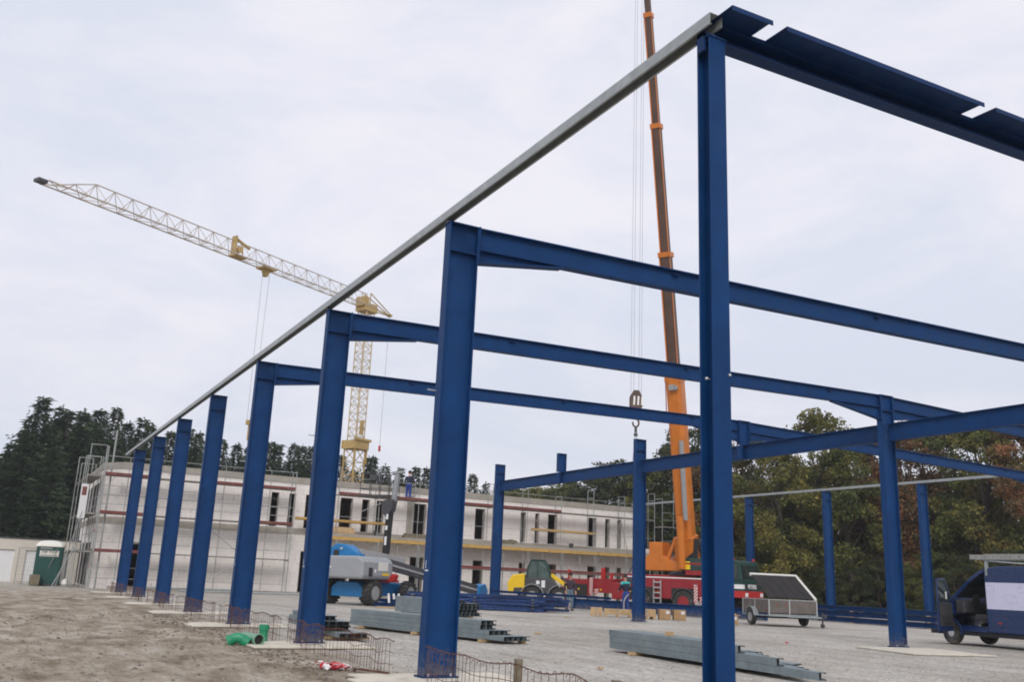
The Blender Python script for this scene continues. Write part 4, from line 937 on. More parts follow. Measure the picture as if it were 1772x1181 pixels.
# hook block and ropes
HB = Vector((26.8, 36.9, 0))
t = thing('hook_block', 'crane hook block with red and white stripes hanging in front of the sky', 'hook block', (HB.x, HB.y, 10.1), radians(-28)); t.scale = (1.1,1.1,1.12)
m = MB(); m.poly([(-.28,-.2),(-.28,.22),(-.12,.52),(.12,.52),(.28,.22),(.28,-.2),(.14,-.42),(-.14,-.42)], -.16, .16); m.build('block_plates', M['orange_d'], t, bevel=.02)
for x in (-.15, .03, .2): MB().poly([(x,-.15),(x+.08,-.15),(x+.10,.25),(x+.02,.25)], -.172, -.162).build('white_stripe', M['white'], t)
MB().lathe([(.27,-.05),(.29,0),(.27,.05)], (0,0,.18), 'y', 24).build('sheave', M['dark'], t)
m = MB(); m.tube((0,0,-.42),(0,0,-.72),.07,n=10)
prev = None
for k in range(9):
    a = radians(80-k*34); p = (cos(a)*.14, 0, -.92+sin(a)*.18)
    if prev: m.tube(prev, p, .04, n=8)
    prev = p
m.build('hook', M['orange_d'], t)
MB().tube((0,0,-1.1),(0,0,-1.35),.06,n=10).tube((0,0,-1.38),(0,0,-1.5),.09,n=10).build('swivel', M['dark'], t)
MB().tube((-.03,0,-1.5),(-.12,0,-2.6),.012).tube((.03,0,-1.5),(.08,0,-2.6),.012).build('sling', M['rope'], t)
m = MB()
for x, y in ((-.24,-.06),(-.10,.05),(.12,-.05),(.25,.06)): m.tube((x,y,.4),(x*.9,y,22.8),.008,n=5)
m.build('hoist_ropes', M['rope'], t)

# ------------------------------------------------------------------ boom lift
lt = at(606, 41.5); lrz = radians(-28.13-27)
lf = thing('boom_lift', 'blue and grey self-propelled boom lift with its basket raised in front of the building', 'boom lift', (lt.x, lt.y, 0), lrz)
def lp(m, n, mt, **k): return m.build(n, M[mt], lf, **k)
for x in (-1.12, 1.12):
    for y in (0, 2.9): make_wheel(lf, (x, y, .54), .54, .40, 'x', 'grey', 1 if x > 0 else -1, tread=True)
lp(MB().poly([(-.85,.35),(-.85,.75),(-.55,.98),(.55,.98),(.85,.75),(.85,.35)], -.35, .35), 'axle_beam', 'liftblue', bevel=.03)
lp(MB().box((-.7,.36,.4),(.7,3.3,1.0)), 'chassis', 'liftblue', bevel=.05)
lp(MB().box((-.9,2.6,.45),(.95,3.9,.95)), 'rear_chassis_box', 'liftblue', bevel=.06)
lp(MB().lathe([(.75,0),(.75,.12)], (0,1.0,1.0), 'z', 24), 'turntable_ring', 'dark')
hull = MB().poly([(-1.9,1.12),(-1.95,1.3),(-1.95,1.78),(-1.85,1.86),(-.85,1.88),(-.65,2.08),(1.0,2.10),(1.22,2.0),(1.34,1.85),(1.36,1.3),(1.30,1.12)], -1.15, 1.2)
hull = lp(hull, 'engine_cover', 'liftgrey', bevel=.09)
MB().box((1.352,.0,1.5),(1.372,.75,1.88)).build('vent_plate', M['offwhite'], hull)
MB().box((1.352,-.72,1.25),(1.37,-.42,1.62)).build('recess', M['void'], hull, bevel=.02)
MB().box((1.352,.35,1.3),(1.368,.85,1.4)).build('warning_label', M['yellow'], hull)
MB().box((1.352,-.28,1.42),(1.368,-.16,1.56)).build('white_label', M['white'], hull)
MB().box((-1.9,-1.165,1.2),(1.25,-1.152,1.25)).build('lower_seam', M['grey'], hull)
MB().box((-.52,-1.168,1.55),(-.35,-1.152,1.62)).build('white_label', M['white'], hull)
lp(MB().box((.3,.9,1.02),(1.2,2.0,1.12)).poly([(1.1,1.0),(1.55,1.1),(1.62,1.35),(1.45,1.4),(1.1,1.12)], 1.0, 1.3), 'red_tow_frame', 'redbright', bevel=.02)
lp(MB().poly([(-1.15,1.85),(-1.1,2.45),(-.78,2.64),(-.3,2.60),(.5,2.2),(.5,1.95),(-.3,2.1),(-.5,1.88)], -.35, .35), 'boom_knuckle', 'liftblue', bevel=.04)
lp(MB().box((-.88,-.38,2.1),(-.6,-.30,2.35)), 'knuckle_recess', 'void')
lp(MB().lathe([(.06,-.40),(.06,-.352)], (-.45,0,2.42), 'y', 14), 'pin', 'alu')
lp(MB().bar((.3,.0,2.25),(1.1,2.4,1.98),.30,.34), 'upper_arm', 'grey', bevel=.02)
lp(MB().bar((1.0,1.2,1.95),(2.55,7.2,.90),.34,.20).bar((1.0,1.2,1.66),(2.55,7.2,.60),.30,.14), 'lower_boom', 'dark', bevel=.015)
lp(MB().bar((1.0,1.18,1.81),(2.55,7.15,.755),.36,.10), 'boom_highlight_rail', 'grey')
lp(MB().poly([(6.9,.35),(7.6,.35),(7.8,.75),(7.5,1.1),(6.9,1.0)], 2.3, 2.8, 'x'), 'end_joint', 'liftblue', bevel=.03)
DX = -.85
lp(MB().bar((.95+DX,2.3,1.2),(1.0+DX,2.4,4.45),.27,.26), 'mast', 'black', bevel=.02)
for za, zb in ((2.7,3.1),(3.4,3.6),(3.9,4.15)): lp(MB().box((.99+DX,2.10,za),(1.09+DX,2.14,zb)), 'mast_label', 'white')
lp(MB().poly([(.70+DX,4.25),(.95+DX,4.0),(1.25+DX,4.35),(1.34+DX,4.85),(.75+DX,4.8)], 2.1, 2.5), 'mast_head', 'dark', bevel=.03)
lp(MB().bar((1.22+DX,2.3,4.75),(1.36+DX,2.3,6.1),.22,.2).bar((1.1+DX,2.3,6.1),(1.7+DX,2.3,6.15),.26,.13), 'jib_arm', 'liftgrey', bevel=.03)
bs = MB()
for x in (-.55, .0, .55, 1.1):
    for y in (2.0, 2.9): bs.tube((x+DX,y,5.05),(x+DX,y,6.1),.02,n=6)
for z in (5.35, 5.7, 6.1):
    for y in (2.0, 2.9): bs.tube((-.55+DX,y,z),(1.1+DX,y,z),.02,n=6)
    for x in (-.55, 1.1): bs.tube((x+DX,2.0,z),(x+DX,2.9,z),.02,n=6)
lp(bs, 'basket_rails', 'dark')
lp(MB().box((-.6+DX,1.95,4.98),(1.15+DX,2.95,5.05)), 'basket_floor', 'dark')
lp(MB().cbox((.2+DX,2.0,5.85),(.4,.2,.25)), 'control_box', 'dark', bevel=.02)

# ------------------------------------------------------------------ wheel loader
wl = at(930, 52)
ld = thing('wheel_loader', 'small yellow and black wheel loader with a dark glazed cab', 'wheel loader', (wl.x, wl.y, 0), radians(-28.13-6))
def lo_(m, n, mt, **k): return m.build(n, M[mt], ld, **k)
lo_(MB().poly([(-1.62,.62),(-1.68,1.2),(-1.45,1.62),(-.85,1.74),(-.72,1.68),(-.72,.7)], -.62, .62), 'engine_hood', 'yellow', bevel=.07)
lo_(MB().poly([(-1.35,.66),(-1.3,.95),(-.82,.98),(-.95,.66)], -.635, -.60), 'hood_grille', 'dark', bevel=.01)
lo_(MB().poly([(-.71,.6),(-.71,1.5),(.2,1.6),(.75,1.52),(1.15,1.15),(1.1,.6)], -.60, .60), 'body', 'dark', bevel=.05)
lo_(MB().poly([(-.62,1.55),(-.55,2.1),(-.38,2.45),(.30,2.48),(.52,2.2),(.72,1.6),(.68,1.5),(-.6,1.5)], -.55, .55), 'cab', 'cabglass', bevel=.06)
m = MB()
for y in (-.57, .57):
    for a, b_ in (((-.64,1.5),(-.56,2.12)),((-.56,2.12),(-.38,2.47)),((-.38,2.47),(.32,2.5)),((.32,2.5),(.54,2.2)),((.54,2.2),(.76,1.5)),((-.02,2.48),(-.02,1.5))): m.bar((a[0],y,a[1]),(b_[0],y,b_[1]),.06,.06)
m.box((-.42,-.58,2.46),(.34,.58,2.53))
lo_(m, 'cab_frame', 'cabgreen')
lo_(MB().box((-.35,-.35,1.55),(.0,.35,2.0)), 'operator_seat', 'cabgreen')
for x in (-.82+.55, 1.22):
    for s_ in (-1, 1): make_wheel(ld, (x, s_*.72, .52), .52, .36, 'y', 'grey', s_, tread=True)
for x in (-.27, 1.22):
    for s_ in (-1, 1):
        prev = None; m = MB()
        for k in range(8):
            a = radians(15+k*21.5); p = (x+cos(a)*.64, s_*.72, .54+sin(a)*.64)
            if prev: m.bar(prev, p, .38, .04, (cos(a),0,sin(a)))
            prev = p
        lo_(m, 'mudguard', 'grey')
lo_(MB().lathe([(.11,-.625),(.11,-.602)], (.02,0,1.28), 'y', 16).box((.22,-.62,1.02),(.42,-.602,1.4)), 'white_sign', 'white')
for s_ in (-1, 1):
    lo_(MB().bar((.72,s_*.3,1.72),(1.45,s_*.3,1.25),.12,.20).bar((1.45,s_*.3,1.25),(2.1,s_*.3,.38),.12,.18), 'lift_arm', 'yellow', bevel=.01)
lo_(MB().bar((1.3,0,1.65),(2.1,0,.85),.12,.12), 'tilt_ram', 'dark')
lo_(MB().box((2.0,-.7,.15),(2.12,.7,.75)), 'fork_carriage', 'dark')
for y in (-.45, .45): lo_(MB().box((2.12,y-.06,.15),(3.3,y+.06,.21)), 'fork_tine', 'yellow')

# ------------------------------------------------------------------ building
YB = 55.0; BX0, BX1 = 5.75, 40.8; TH = .36; BD = 11.0; XO = 4.9
wins = [(13.93,14.43),(14.98,15.42),(15.98,16.32),(18.13,18.96),(19.51,20.03),(20.44,20.97),(22.89,23.83),(27.24,28.0),(30.62,31.07),(31.73,32.09),(32.73,33.5),(35.98,36.7),(37.38,37.82),(38.41,38.8)]
low = [(6.72,7.16)]+[(a, b_) for a, b_ in wins if a > 15.5]
bd = thing('white_block_building', 'long two-storey shell building of white blocks behind the steel frame', 'building', (0, YB, 0))
def wallpiece(m, ops, za, zb, wa, wb, x0=BX0, x1=BX1, y0=0, y1=TH):
    """wall band za..zb with openings wa..wb at x spans ops"""
    if wa > za: m.box((x0,y0,za),(x1,y1,wa))
    if zb > wb: m.box((x0,y0,wb),(x1,y1,zb))
    xs_ = [x0]+[v for o_ in ops for v in o_]+[x1]
    for k in range(0, len(xs_), 2):
        if xs_[k+1]-xs_[k] > .01: m.box((xs_[k],y0,wa),(xs_[k+1],y1,wb))
m = MB(); wallpiece(m, low, -.1, 3.42, -.05, 2.48); m.build('ground_floor_wall', M['wall'], bd)
m = MB(); wallpiece(m, wins, 3.76, 6.35, 3.78, 5.78); m.build('upper_floor_wall', M['wall'], bd)
m = MB(); wallpiece(m, [w_ for w_ in wins if w_[0] in (18.13, 19.51, 32.73, 30.62, 31.73, 13.93)], 3.76, 6.35, 3.95, 5.6, y0=BD, y1=BD+TH); wallpiece(m, [], -.1, 3.42, 0, 0, y0=BD, y1=BD+TH); m.build('rear_wall', M['wall'], bd)
# left gable with angled corner
m = MB(); m.poly([(BX0-.002,.0),(BX0-.002,TH),(XO+TH,1.6),(XO+TH,BD+TH),(XO,BD+TH),(XO,1.4)], -.1, 3.42, 'z').poly([(BX0-.002,0),(BX0-.002,TH),(XO+TH,1.6),(XO+TH,BD+TH),(XO,BD+TH),(XO,1.4)], 3.76, 6.35, 'z'); m.build('gable_wall', M['wall'], bd)
for yy in (2.6, 4.3, 6.4, 8.6):
    for zz_ in (.1, 3.9): MB().box((XO-.02,yy,zz_),(XO-.003,yy+1.35,zz_+(2.3 if zz_ < 1 else 1.8))).build('window', M['void'], bd)  # flat dark panels paint the shaded inside of the gable openings
m = MB(); m.box((BX1-TH,TH+.002,-.1),(BX1,BD-.002,3.42)).box((BX1-TH,TH+.002,3.76),(BX1,BD-.002,6.35)); m.build('end_wall', M['wall'], bd)
m = MB().poly([(BX0,-.03),(BX1+.03,-.03),(BX1+.03,BD+TH+.03),(XO-.03,BD+TH+.03),(XO-.03,1.38)], 3.42, 3.76, 'z'); m.build('floor_slab', M['concrete'], bd)
m = MB().poly([(BX0,-.04),(BX1+.04,-.04),(BX1+.04,BD+TH+.04),(XO-.04,BD+TH+.04),(XO-.04,1.37)], 6.35, 6.72, 'z'); m.build('roof_slab', M['concrete'], bd)
MB().box((16.5,-1.35,3.40),(BX1+.2,-.032,3.56)).build('balcony_slab', M['concrete'], bd)
m = MB().box((BX0,-.05,-.1),(BX1,-.002,.16)); m.build('plinth', M['concrete'], bd)
for (a, b_) in wins:
    m = MB()
    for p, q in (((a,-.006,3.78),(a+.03,TH-.02,5.78)),((b_-.03,-.006,3.78),(b_,TH-.02,5.78)),((a+.03,-.006,5.75),(b_-.03,TH-.02,5.78)),((a+.03,-.006,3.78),(b_-.03,TH-.02,3.80))): m.box(p, q)
    m.build('window', M['reveal'], bd)
for (a, b_) in low:
    m = MB()
    for p, q in (((a,-.006,-.0),(a+.03,TH-.02,2.48)),((b_-.03,-.006,-.0),(b_,TH-.02,2.48)),((a+.03,-.006,2.45),(b_-.03,TH-.02,2.48))): m.box(p, q)
    m.build('door_opening', M['concrete'], bd)
for x in (10.2, 17.2, 24.6, 29.2, 35.0): MB().box((x, 2.2, -.1),(x+.2, BD-.1, 3.42)).box((x, 2.2, 3.76),(x+.2, BD-.1, 6.35)).build('inner_wall', M['concrete'], bd)
MB().box((25.2,-.03,3.76),(25.9,-.006,6.3)).build('grey_render_patch', M['concrete'], bd); MB().box((22.5,-.025,3.76),(22.88,-.006,6.2)).build('grey_render_patch', M['concrete'], bd)

# formwork under the balcony
fmw = thing('balcony_formwork', 'yellow timber formwork beams and grey props under the balcony edge', 'formwork', (0, YB-1.35, 0))
m = MB(); x = 16.5
while x < 41: MB().box((x,-.05,3.20),(min(x+3.86,41.2),.03,3.395)).build('edge_beam', M['yellowtimber'], fmw); x += 3.9
for k in range(24): MB().box((16.8+k*1.02,.05,3.20),(16.88+k*1.02,1.2,3.39)).build('cross_beam', M['yellowtimber'], fmw)
for k in range(17):
    x = 17.2+k*1.45; MB().tube((x,.15,0),(x,.15,3.19),.035,n=8).box((x-.1,.05,0),(x+.1,.25,.01)).build('prop', M['scaf'], fmw)
rc_ = random.Random(4)
for k, (x, l) in enumerate(((20.3,'grey bucket on the balcony left of the nearest big column'),(24.6,'grey bucket on the balcony behind the nearest big column'),(29.6,'grey bucket on the balcony right of the far middle-row column'),(34.2,'grey bucket on the balcony near the scaffold brace'))):
    tag(MB().lathe([(.12,0),(.16,.32),(.15,.32),(.12,.03)], (x,YB-.7,3.565), 'z', 12).build('bucket', M['dark']), l, 'bucket', 'buckets on the balcony')
for k, (x, w_, l) in enumerate(((22.0,1.6,'stack of grey boards on the balcony behind the lift'),(28.6,1.2,'stack of boards on the balcony right of the nearest big column'),(39.3,1.7,'stack of pale blocks at the right end of the balcony'))):
    m = MB()
    for j in range(5): m.box((x+rc_.uniform(-.08,.08),YB-1.15,3.565+j*.055),(x+w_+rc_.uniform(-.08,.08),YB-.75,3.615+j*.055))
    tag(m.build('board_stack', M['greytimber' if k < 2 else 'offwhite']), l, 'boards', 'board stacks on the balcony')
# loose yellow beams on the upper deck
for (x0, x1, z, l) in ((15.3, 21.0, 4.30, 'yellow timber beam laid across the scaffold left of the lift mast'), (31.1, 36.1, 4.62, 'yellow timber beam across the scaffold above the wheel loader')):
    tag(MB().box((x0,YB-.75,z-.07),(x1,YB-.6,z+.10)).box((x0+.1,YB-.95,z-.05),(x1-.2,YB-.8,z+.08)).build('timber_beam', M['yellowtimber'], bevel=.01), l, 'timber beam', 'yellow beams on the scaffold')
tag(MB().box((17.2,YB-1.1,3.57),(19.0,YB-.5,3.62)).box((17.2,YB-1.1,3.63),(18.8,YB-.5,3.95)).build('timber_bundle', M['timber'], bevel=.01), 'bundle of pale boards on the balcony left of the lift mast', 'boards')

# ------------------------------------------------------------------ scaffolding
def scaffold(name, label, xs_, levels, ztop, yo, yi, toe, rails=True, skip_deck=(), loc=(0,0,0), rz=0, braces=()):
    t = thing(name, label, 'scaffold', loc, rz, 'scaffolding round the white building')
    for k, x in enumerate(xs_):
        for y in (yo, yi):
            zt = ztop[k % len(ztop)]
            MB().tube((x,y,0),(x,y,zt),.026,n=6).tube((x,y,0),(x,y,.04),.07,n=8).build('standard', M['scaf'], t)
        for z in levels+[zt]: MB().tube((x,yo,z-.02),(x,yi,z-.02),.022,n=6).build('transom', M['scaf'], t)
    for li, z in enumerate(levels):
        for k in range(len(xs_)-1):
            a, b_ = xs_[k], xs_[k+1]
            if (li, k) not in skip_deck:
                MB().box((a+.03,yo+.04,z),(b_-.03,yi-.04,z+.06)).build('deck', M['deck'], t)
            if (li, k) in toe: MB().box((a,yo-.035,z+.02),(b_,yo-.005,z+.16)).build('toe_board', M['toe'], t)
            if rails:
                for dz in (.5, 1.0): MB().tube((a,yo,z+dz),(b_,yo,z+dz),.018,n=6).build('guard_rail', M['scaf'], t)
    for (k, za, zb) in braces: MB().tube((xs_[k],yo-.03,za),(xs_[k+1],yo-.03,zb),.022,n=6).build('diagonal_brace', M['scaf'], t)
    return t
LV = [1.88, 3.84, 5.84]
xsL = [4.75, 7.3, 9.85, 12.4, 14.95]
scaffold('scaffold', 'left scaffold in front of the blank white wall with three red-edged decks', xsL, LV, [7.35, 6.9, 6.9, 6.9, 6.9], 53.65, 54.45,
         {(0,0),(1,0),(2,0),(2,2),(1,3),(2,3)}, braces=((2, 0.1, 1.9),(2, 3.8, 1.95),))
xsR = [17.6+2.57*k for k in range(10)]
t = thing('scaffold', 'long scaffold in front of the windows, its top deck edged in red', 'scaffold', (0,0,0), 0, 'scaffolding round the white building')
for k, x in enumerate(xsR):
    zt = [7.3, 7.7, 6.9, 7.5][k % 4]
    for y in (53.75, 54.5):
        MB().tube((x,y,3.57),(x,y,zt),.026,n=6).build('standard', M['scaf'], t)
        MB().tube((x,53.35 if y < 54 else 53.55,0),(x,53.35 if y < 54 else 53.55,3.2),.024,n=6).build('standard', M['scaf'], t)
    for z in (zt, zt-.5, 5.78): MB().tube((x,53.75,z),(x,54.5,z),.02,n=6).build('transom', M['scaf'], t)
    if k < 9:
        MB().box((x+.03,53.79,5.80),(x+2.54,54.46,5.86)).build('deck', M['deck'], t)
        if k < 6: MB().box((x,53.71,5.84),(x+2.57,53.74,5.99)).build('toe_board', M['toe'], t)
        for z in (6.85, 4.55): MB().tube((x,53.75,z),(x+2.57,53.75,z),.016,n=6).build('guard_rail', M['scaf'], t)
        if k > 2: MB().box((x,53.30,1.93),(x+2.57,53.335,2.1)).build('toe_board', M['toe'], t); MB().box((x+.03,53.35,1.86),(x+2.54,53.6,1.92)).build('deck', M['deck'], t)
for p_, q_ in (((37.7,53.6,5.75),(38.4,53.6,3.3)),((19.0,53.7,4.9),(20.3,53.7,5.5)),((31.0,53.7,5.2),(32.2,53.7,4.6))): MB().tube(p_,q_,.023,n=6).build('diagonal_brace', M['scaf'], t)
for x in (6.0, 8.6, 11.1, 13.7): MB().tube((x,54.46,0),(x,54.46,6.9),.02,n=6).build('standard', M['scaf'], bpy.data.objects['scaffold'])
for z in (.55, 1.1, 2.9, 3.35, 4.85, 5.35): MB().tube((4.75,54.45,z),(14.95,54.45,z),.014,n=6).build('guard_rail', M['scaf'], bpy.data.objects['scaffold'])
# right-hand open scaffold bay beyond the building end
scaffold('scaffold', 'open scaffold bay beyond the right end of the building beside the orange boom', [41.3, 43.0], [3.45, 5.4], [7.4, 8.0], 53.6, 54.5, set(), rails=True)
# gable scaffold
gs = scaffold('scaffold', 'scaffold tower along the left gable with a white banner', [0.0, 1.3, 2.6, 5.2, 7.8], LV, [7.5, 7.0, 7.1, 6.9], 0, .78, {(0,0),(2,1),(1,3),(0,1)}, braces=((1,.1,1.9),(2,2.0,3.8),(0,3.9,5.8)), loc=(4.74, 54.55, 0), rz=pi/2)
# rotated so local +x = world +Y, local +y = world -X
MB().tube((-.25,-.35,0),(-.25,-.35,8.3),.05,n=8).build('tall_pole', M['scaf'], gs)
MB().tube((-.6,.8,3.9),(.1,1.5,.0),.024,n=6).build('diagonal_brace', M['scaf'], gs); MB().tube((-.62,1.7,.05),(-.05,.8,2.3),.024,n=6).build('diagonal_brace', M['scaf'], gs)
bn = MB().box((-.06,.62,3.55),(-.045,.98,5.35)).build('white_banner', M['banner'], gs); 
bn.data.update()
MB().box((-.068,.70,4.75),(-.062,.92,5.2)).build('red_banner_print', M['toe'], gs)
for (x, z) in ((.05,2.9),(1.0,3.0),(.1,1.2),(.7,1.1)): MB().cbox((x,-.05,z),(.07,.07,.12)).build('red_coupler', M['redbright'], gs)

# ------------------------------------------------------------------ garages, toilet, site fence
ga = thing('garage_row', 'low cream garage row with white doors at the far left', 'garage', (0, 64, 0))
drs = [(-4.6,-2.2),(-1.1,1.35),(1.95,3.3),(3.8,4.35)]
m = MB(); wallpiece(m, drs, -.1, 2.5, -.09, 1.86, x0=-14, x1=7, y0=0, y1=.3); m.build('front_wall', M['garage'], ga)
MB().box((-14,.3,-.1),(7,6,2.46)).build('garage_block', M['garage'], ga); MB().box((-14.05,-.05,2.50),(7.05,6.1,2.58)).build('roof', M['dark'], ga)
for (a, b_), mt in zip(drs, ('garagedoor','garagedoor','garagedoor','grey')):
    m = MB().box((a,.12,-.05),(b_,.17,1.85))
    for k in range(7): m.box((a+.02,.11,.05+k*.26),(b_-.02,.119,.27+k*.26))
    m.build('garage_door', M[mt], ga)
to = thing('portable_toilet', 'dark green portable toilet with rounded white roof', 'portable toilet', (3.02, 59.2, 0), radians(-6)); to.scale = (1.2,1.2,1.04)
def tl(m, n, mt, **k): return m.build(n, M[mt], to, **k)
tl(MB().box((-.56,-.56,.05),(.56,.56,1.98)), 'cabin', 'toiletg', bevel=.03)
tl(MB().box((-.47,-.585,.15),(.47,-.562,1.86)), 'door', 'toiletg', bevel=.01)
tl(MB().box((-.6,-.6,0),(.6,.6,.08)), 'skid_base', 'dark')
m = MB(); rows = []
for (k, zz_) in ((1.0,1.98),(1.0,2.04),(.93,2.14),(.78,2.23),(.5,2.30),(.15,2.32)):
    rows.append([(cx*.60*min(1,k), cy*.60*min(1, .35+k*.65), zz_) for cx, cy in ((-1,-.8),(-.8,-1),(.8,-1),(1,-.8),(1,.8),(.8,1),(-.8,1),(-1,.8))])
vs = [v for r_ in rows for v in r_]; m.add(vs, [(j*8+i, j*8+(i+1)%8, (j+1)*8+(i+1)%8, (j+1)*8+i) for j in range(5) for i in range(8)]+[tuple(range(40,48)), tuple(reversed(range(8)))])
tl(m, 'roof', 'toiletroof', smooth=False, bevel=.02)
sg = tl(MB().box((-.40,-.602,1.48),(.40,-.588,1.78)), 'sign', 'offwhite')
text('lettering', 'TIP TOP', .155, M['dark'], sg, (0,-.605,1.70), (pi/2,0,0), sx=1.2, weight=.004)
m = MB()
for k in range(11): m.box((-.35+k*.064,-.606,1.51),(-.31+k*.064,-.603,1.56))
m.build('small_print', M['dark'], sg)
tl(MB().box((-.4,-.59,1.86),(.1,-.584,1.93)), 'vent_slot', 'grey')
tag(MB().box((2.15,58.0,.0),(2.65,58.5,.55)).build('dark_crate', M['greytimber'], bevel=.02), 'dark brown crate in front of the portable toilet', 'crate')
tag(MB().lathe([(.12,0),(.2,.1),(.17,.28),(.05,.38)], (3.95,58.6,0), 'z', 12).build('white_bag', M['toiletroof']), 'small white bag right of the portable toilet', 'bag')
fe = thing('site_fence', 'wire mesh fence panel standing left of the portable toilet', 'fence', (1.45, 58.6, 0), radians(10))
MB().tube((0,0,0),(0,0,1.95),.022,n=6).tube((1.3,0,0),(1.3,0,1.95),.022,n=6).tube((0,0,1.95),(1.3,0,1.95),.02,n=6).tube((0,0,.15),(1.3,0,.15),.02,n=6).tube((1.32,0,0),(1.75,-.8,1.98),.02,n=6).build('fence_frame', M['scaf'], fe)
m = MB()
for k in range(12): m.tube((.1*k+.1,0,.15),(.1*k+.1,0,1.95),.004,n=4)
for k in range(8): m.tube((0,0,.3+k*.22),(1.3,0,.3+k*.22),.004,n=4)
m.build('fence_wire', M['scaf'], fe)
tag(MB().tube((9,52.6,.08),(17.5,52.9,.08),.05,n=8).tube((7,52.9,.2),(12,52.8,.2),.03,n=8).build('lying_tube', M['galv']), 'grey tubes lying along the foot of the white wall', 'tube')

# ------------------------------------------------------------------ tower crane
TX, TY, ZJ = 25.6, 75.0, 23.9
tcn = thing('tower_crane', 'yellow lattice tower crane with a long level jib reaching left over the site', 'tower crane', (TX, TY, 0), radians(28.3))
def tcp(m, n, mt): return m.build(n, M[mt], tcn)
def lattice(m, w_, z0, z1, step, r, rd):
    c = [(-w_/2,-w_/2),(w_/2,-w_/2),(w_/2,w_/2),(-w_/2,w_/2)]
    for x, y in c: m.bar((x,y,z0),(x,y,z1),r*2,r*2)
    z = z0; k = 0
    while z < z1-.01:
        zn = min(z+step, z1)
        for i in range(4):
            a, b_ = c[i], c[(i+1)%4]
            if k % 2: a, b_ = b_, a
            m.bar((*a,z),(*b_,zn),rd*2,rd*2); m.bar((*a,zn),(*b_,zn),rd*2,rd*2)
        z = zn; k += 1
tcn_m = MB(); lattice(tcn_m, 1.22, 0, 11.6, 1.15, .05, .026); tcp(tcn_m, 'lower_mast', 'craneyellow')
m = MB(); lattice(m, .98, 11.2, ZJ-.4, .66, .036, .02); tcp(m, 'upper_mast', 'cranebeige')
m = MB()
for s_ in (-1, 1): m.box((-.85, s_*.72-.06, 11.4),(.85, s_*.72+.06, 12.1)); m.box((s_*.72-.06,-.65,11.4),(s_*.72+.06,.65,12.1)); m.box((s_*.72-.05,-.72,10.2),(s_*.72+.05,-.60,11.4))
m.box((-1.0,-.9,12.1),(1.0,-.7,12.3)); m.box((-.3,-.75,12.6),(.05,-.6,13.8)); tcp(m, 'telescoping_collar', 'craneyellow')
m = MB().box((-.75,-.6,ZJ-.5),(.75,.6,ZJ-.1)).box((-.9,-.5,ZJ-.1),(-.3,.5,ZJ+.7)).box((.2,-.4,ZJ-.1),(.9,.4,ZJ+.3)); tcp(m, 'slewing_unit', 'craneyellow')
JL = 29.7
def jx(x): return -x
m = MB(); n_ = 22; h0 = 1.15
top = []; 
for k in range(n_+1):
    x = -JL*k/n_
    hh = h0 if k < n_-2 else (h0 if k == n_-2 else (h0*.55 if k == n_-1 else .05))
    top.append((x+ (JL/n_/2 if k else 0), 0, ZJ+hh))
m.bar((.9,-.5,ZJ),(-JL,-.5,ZJ),.075,.075); m.bar((.9,.5,ZJ),(-JL,.5,ZJ),.075,.075)
for a, b_ in zip(top, top[1:]): m.bar(a, b_, .06, .06)
for k in range(n_):
    x0, x1 = -JL*k/n_, -JL*(k+1)/n_
    tp2 = top[k+1]
    for y in (-.5, .5): m.bar((x0,y,ZJ), tp2, .034, .034); m.bar((x1,y,ZJ), tp2, .034, .034)
    m.bar((x0,-.5,ZJ),(x0,.5,ZJ),.04,.04); m.bar((x0,-.5,ZJ),(x1,.5,ZJ),.035,.035)
# split the jib so the far part carries its faded colour
tcp(m, 'jib', 'cranepink')
tcp(MB().box((-JL-.5,-.3,ZJ-.12),(-JL+.1,.3,ZJ+.08)), 'jib_tip', 'dark')
m = MB()
for y in (-.35, .35): m.bar((0,y,ZJ+1.2),(3.1,y*.3,ZJ+.05),.07,.07); m.bar((0,y,ZJ),(3.1,y*.3,ZJ),.09,.09); m.bar((0,y,ZJ),(0,y,ZJ+1.2),.07,.07)
m.box((2.95,-.2,ZJ-.10),(3.2,.2,ZJ+.10)); tcp(m, 'counter_jib', 'craneyellow')
m = MB().box((-15.0,-.4,ZJ-.08),(-13.9,.4,ZJ+.05)).box((-14.95,-.25,ZJ+.05),(-14.8,.25,ZJ+1.5)).bar((-14.2,-.25,ZJ+.05),(-14.3,-.25,ZJ+1.0),.07,.07).bar((-14.2,.25,ZJ+.05),(-14.3,.25,ZJ+1.0),.07,.07).bar((-14.9,0,ZJ+1.4),(-13.4,0,ZJ+.95),.16,.16); m.tube((-14.5,-.35,ZJ+.5),(-14.5,.35,ZJ+.5),.24,n=12); tcp(m, 'jib_winch', 'craneyellow')
tcp(MB().box((-12.2,-.5,ZJ-.16),(-11.0,.5,ZJ-.06)).poly([(-11.9,ZJ-.16),(-11.3,ZJ-.16),(-11.5,ZJ-.7),(-11.7,ZJ-.7)], -.2, .2), 'trolley', 'craneyellow')
ZH = 12.0
tcp(MB().tube((-11.9,0,ZJ-.5),(-11.8,0,ZH),.014,n=5).tube((-11.2,0,ZJ-.5),(-11.35,0,ZH),.014,n=5), 'trolley_ropes', 'rope')
tcp(MB().box((-11.8,-.12,ZH-.35),(-11.3,.12,ZH)).box((-11.6,-.06,ZH-1.5),(-11.5,.06,ZH-.35)), 'hook_bottom_block', 'craneyellow')
tcp(MB().tube((3.07,0,ZJ-.1),(3.07,0,11.6),.016,n=5), 'pendant_rope', 'rope')
tcp(MB().cbox((3.07,0,11.9),(.14,.14,.5)), 'pendant_weight', 'redbright')

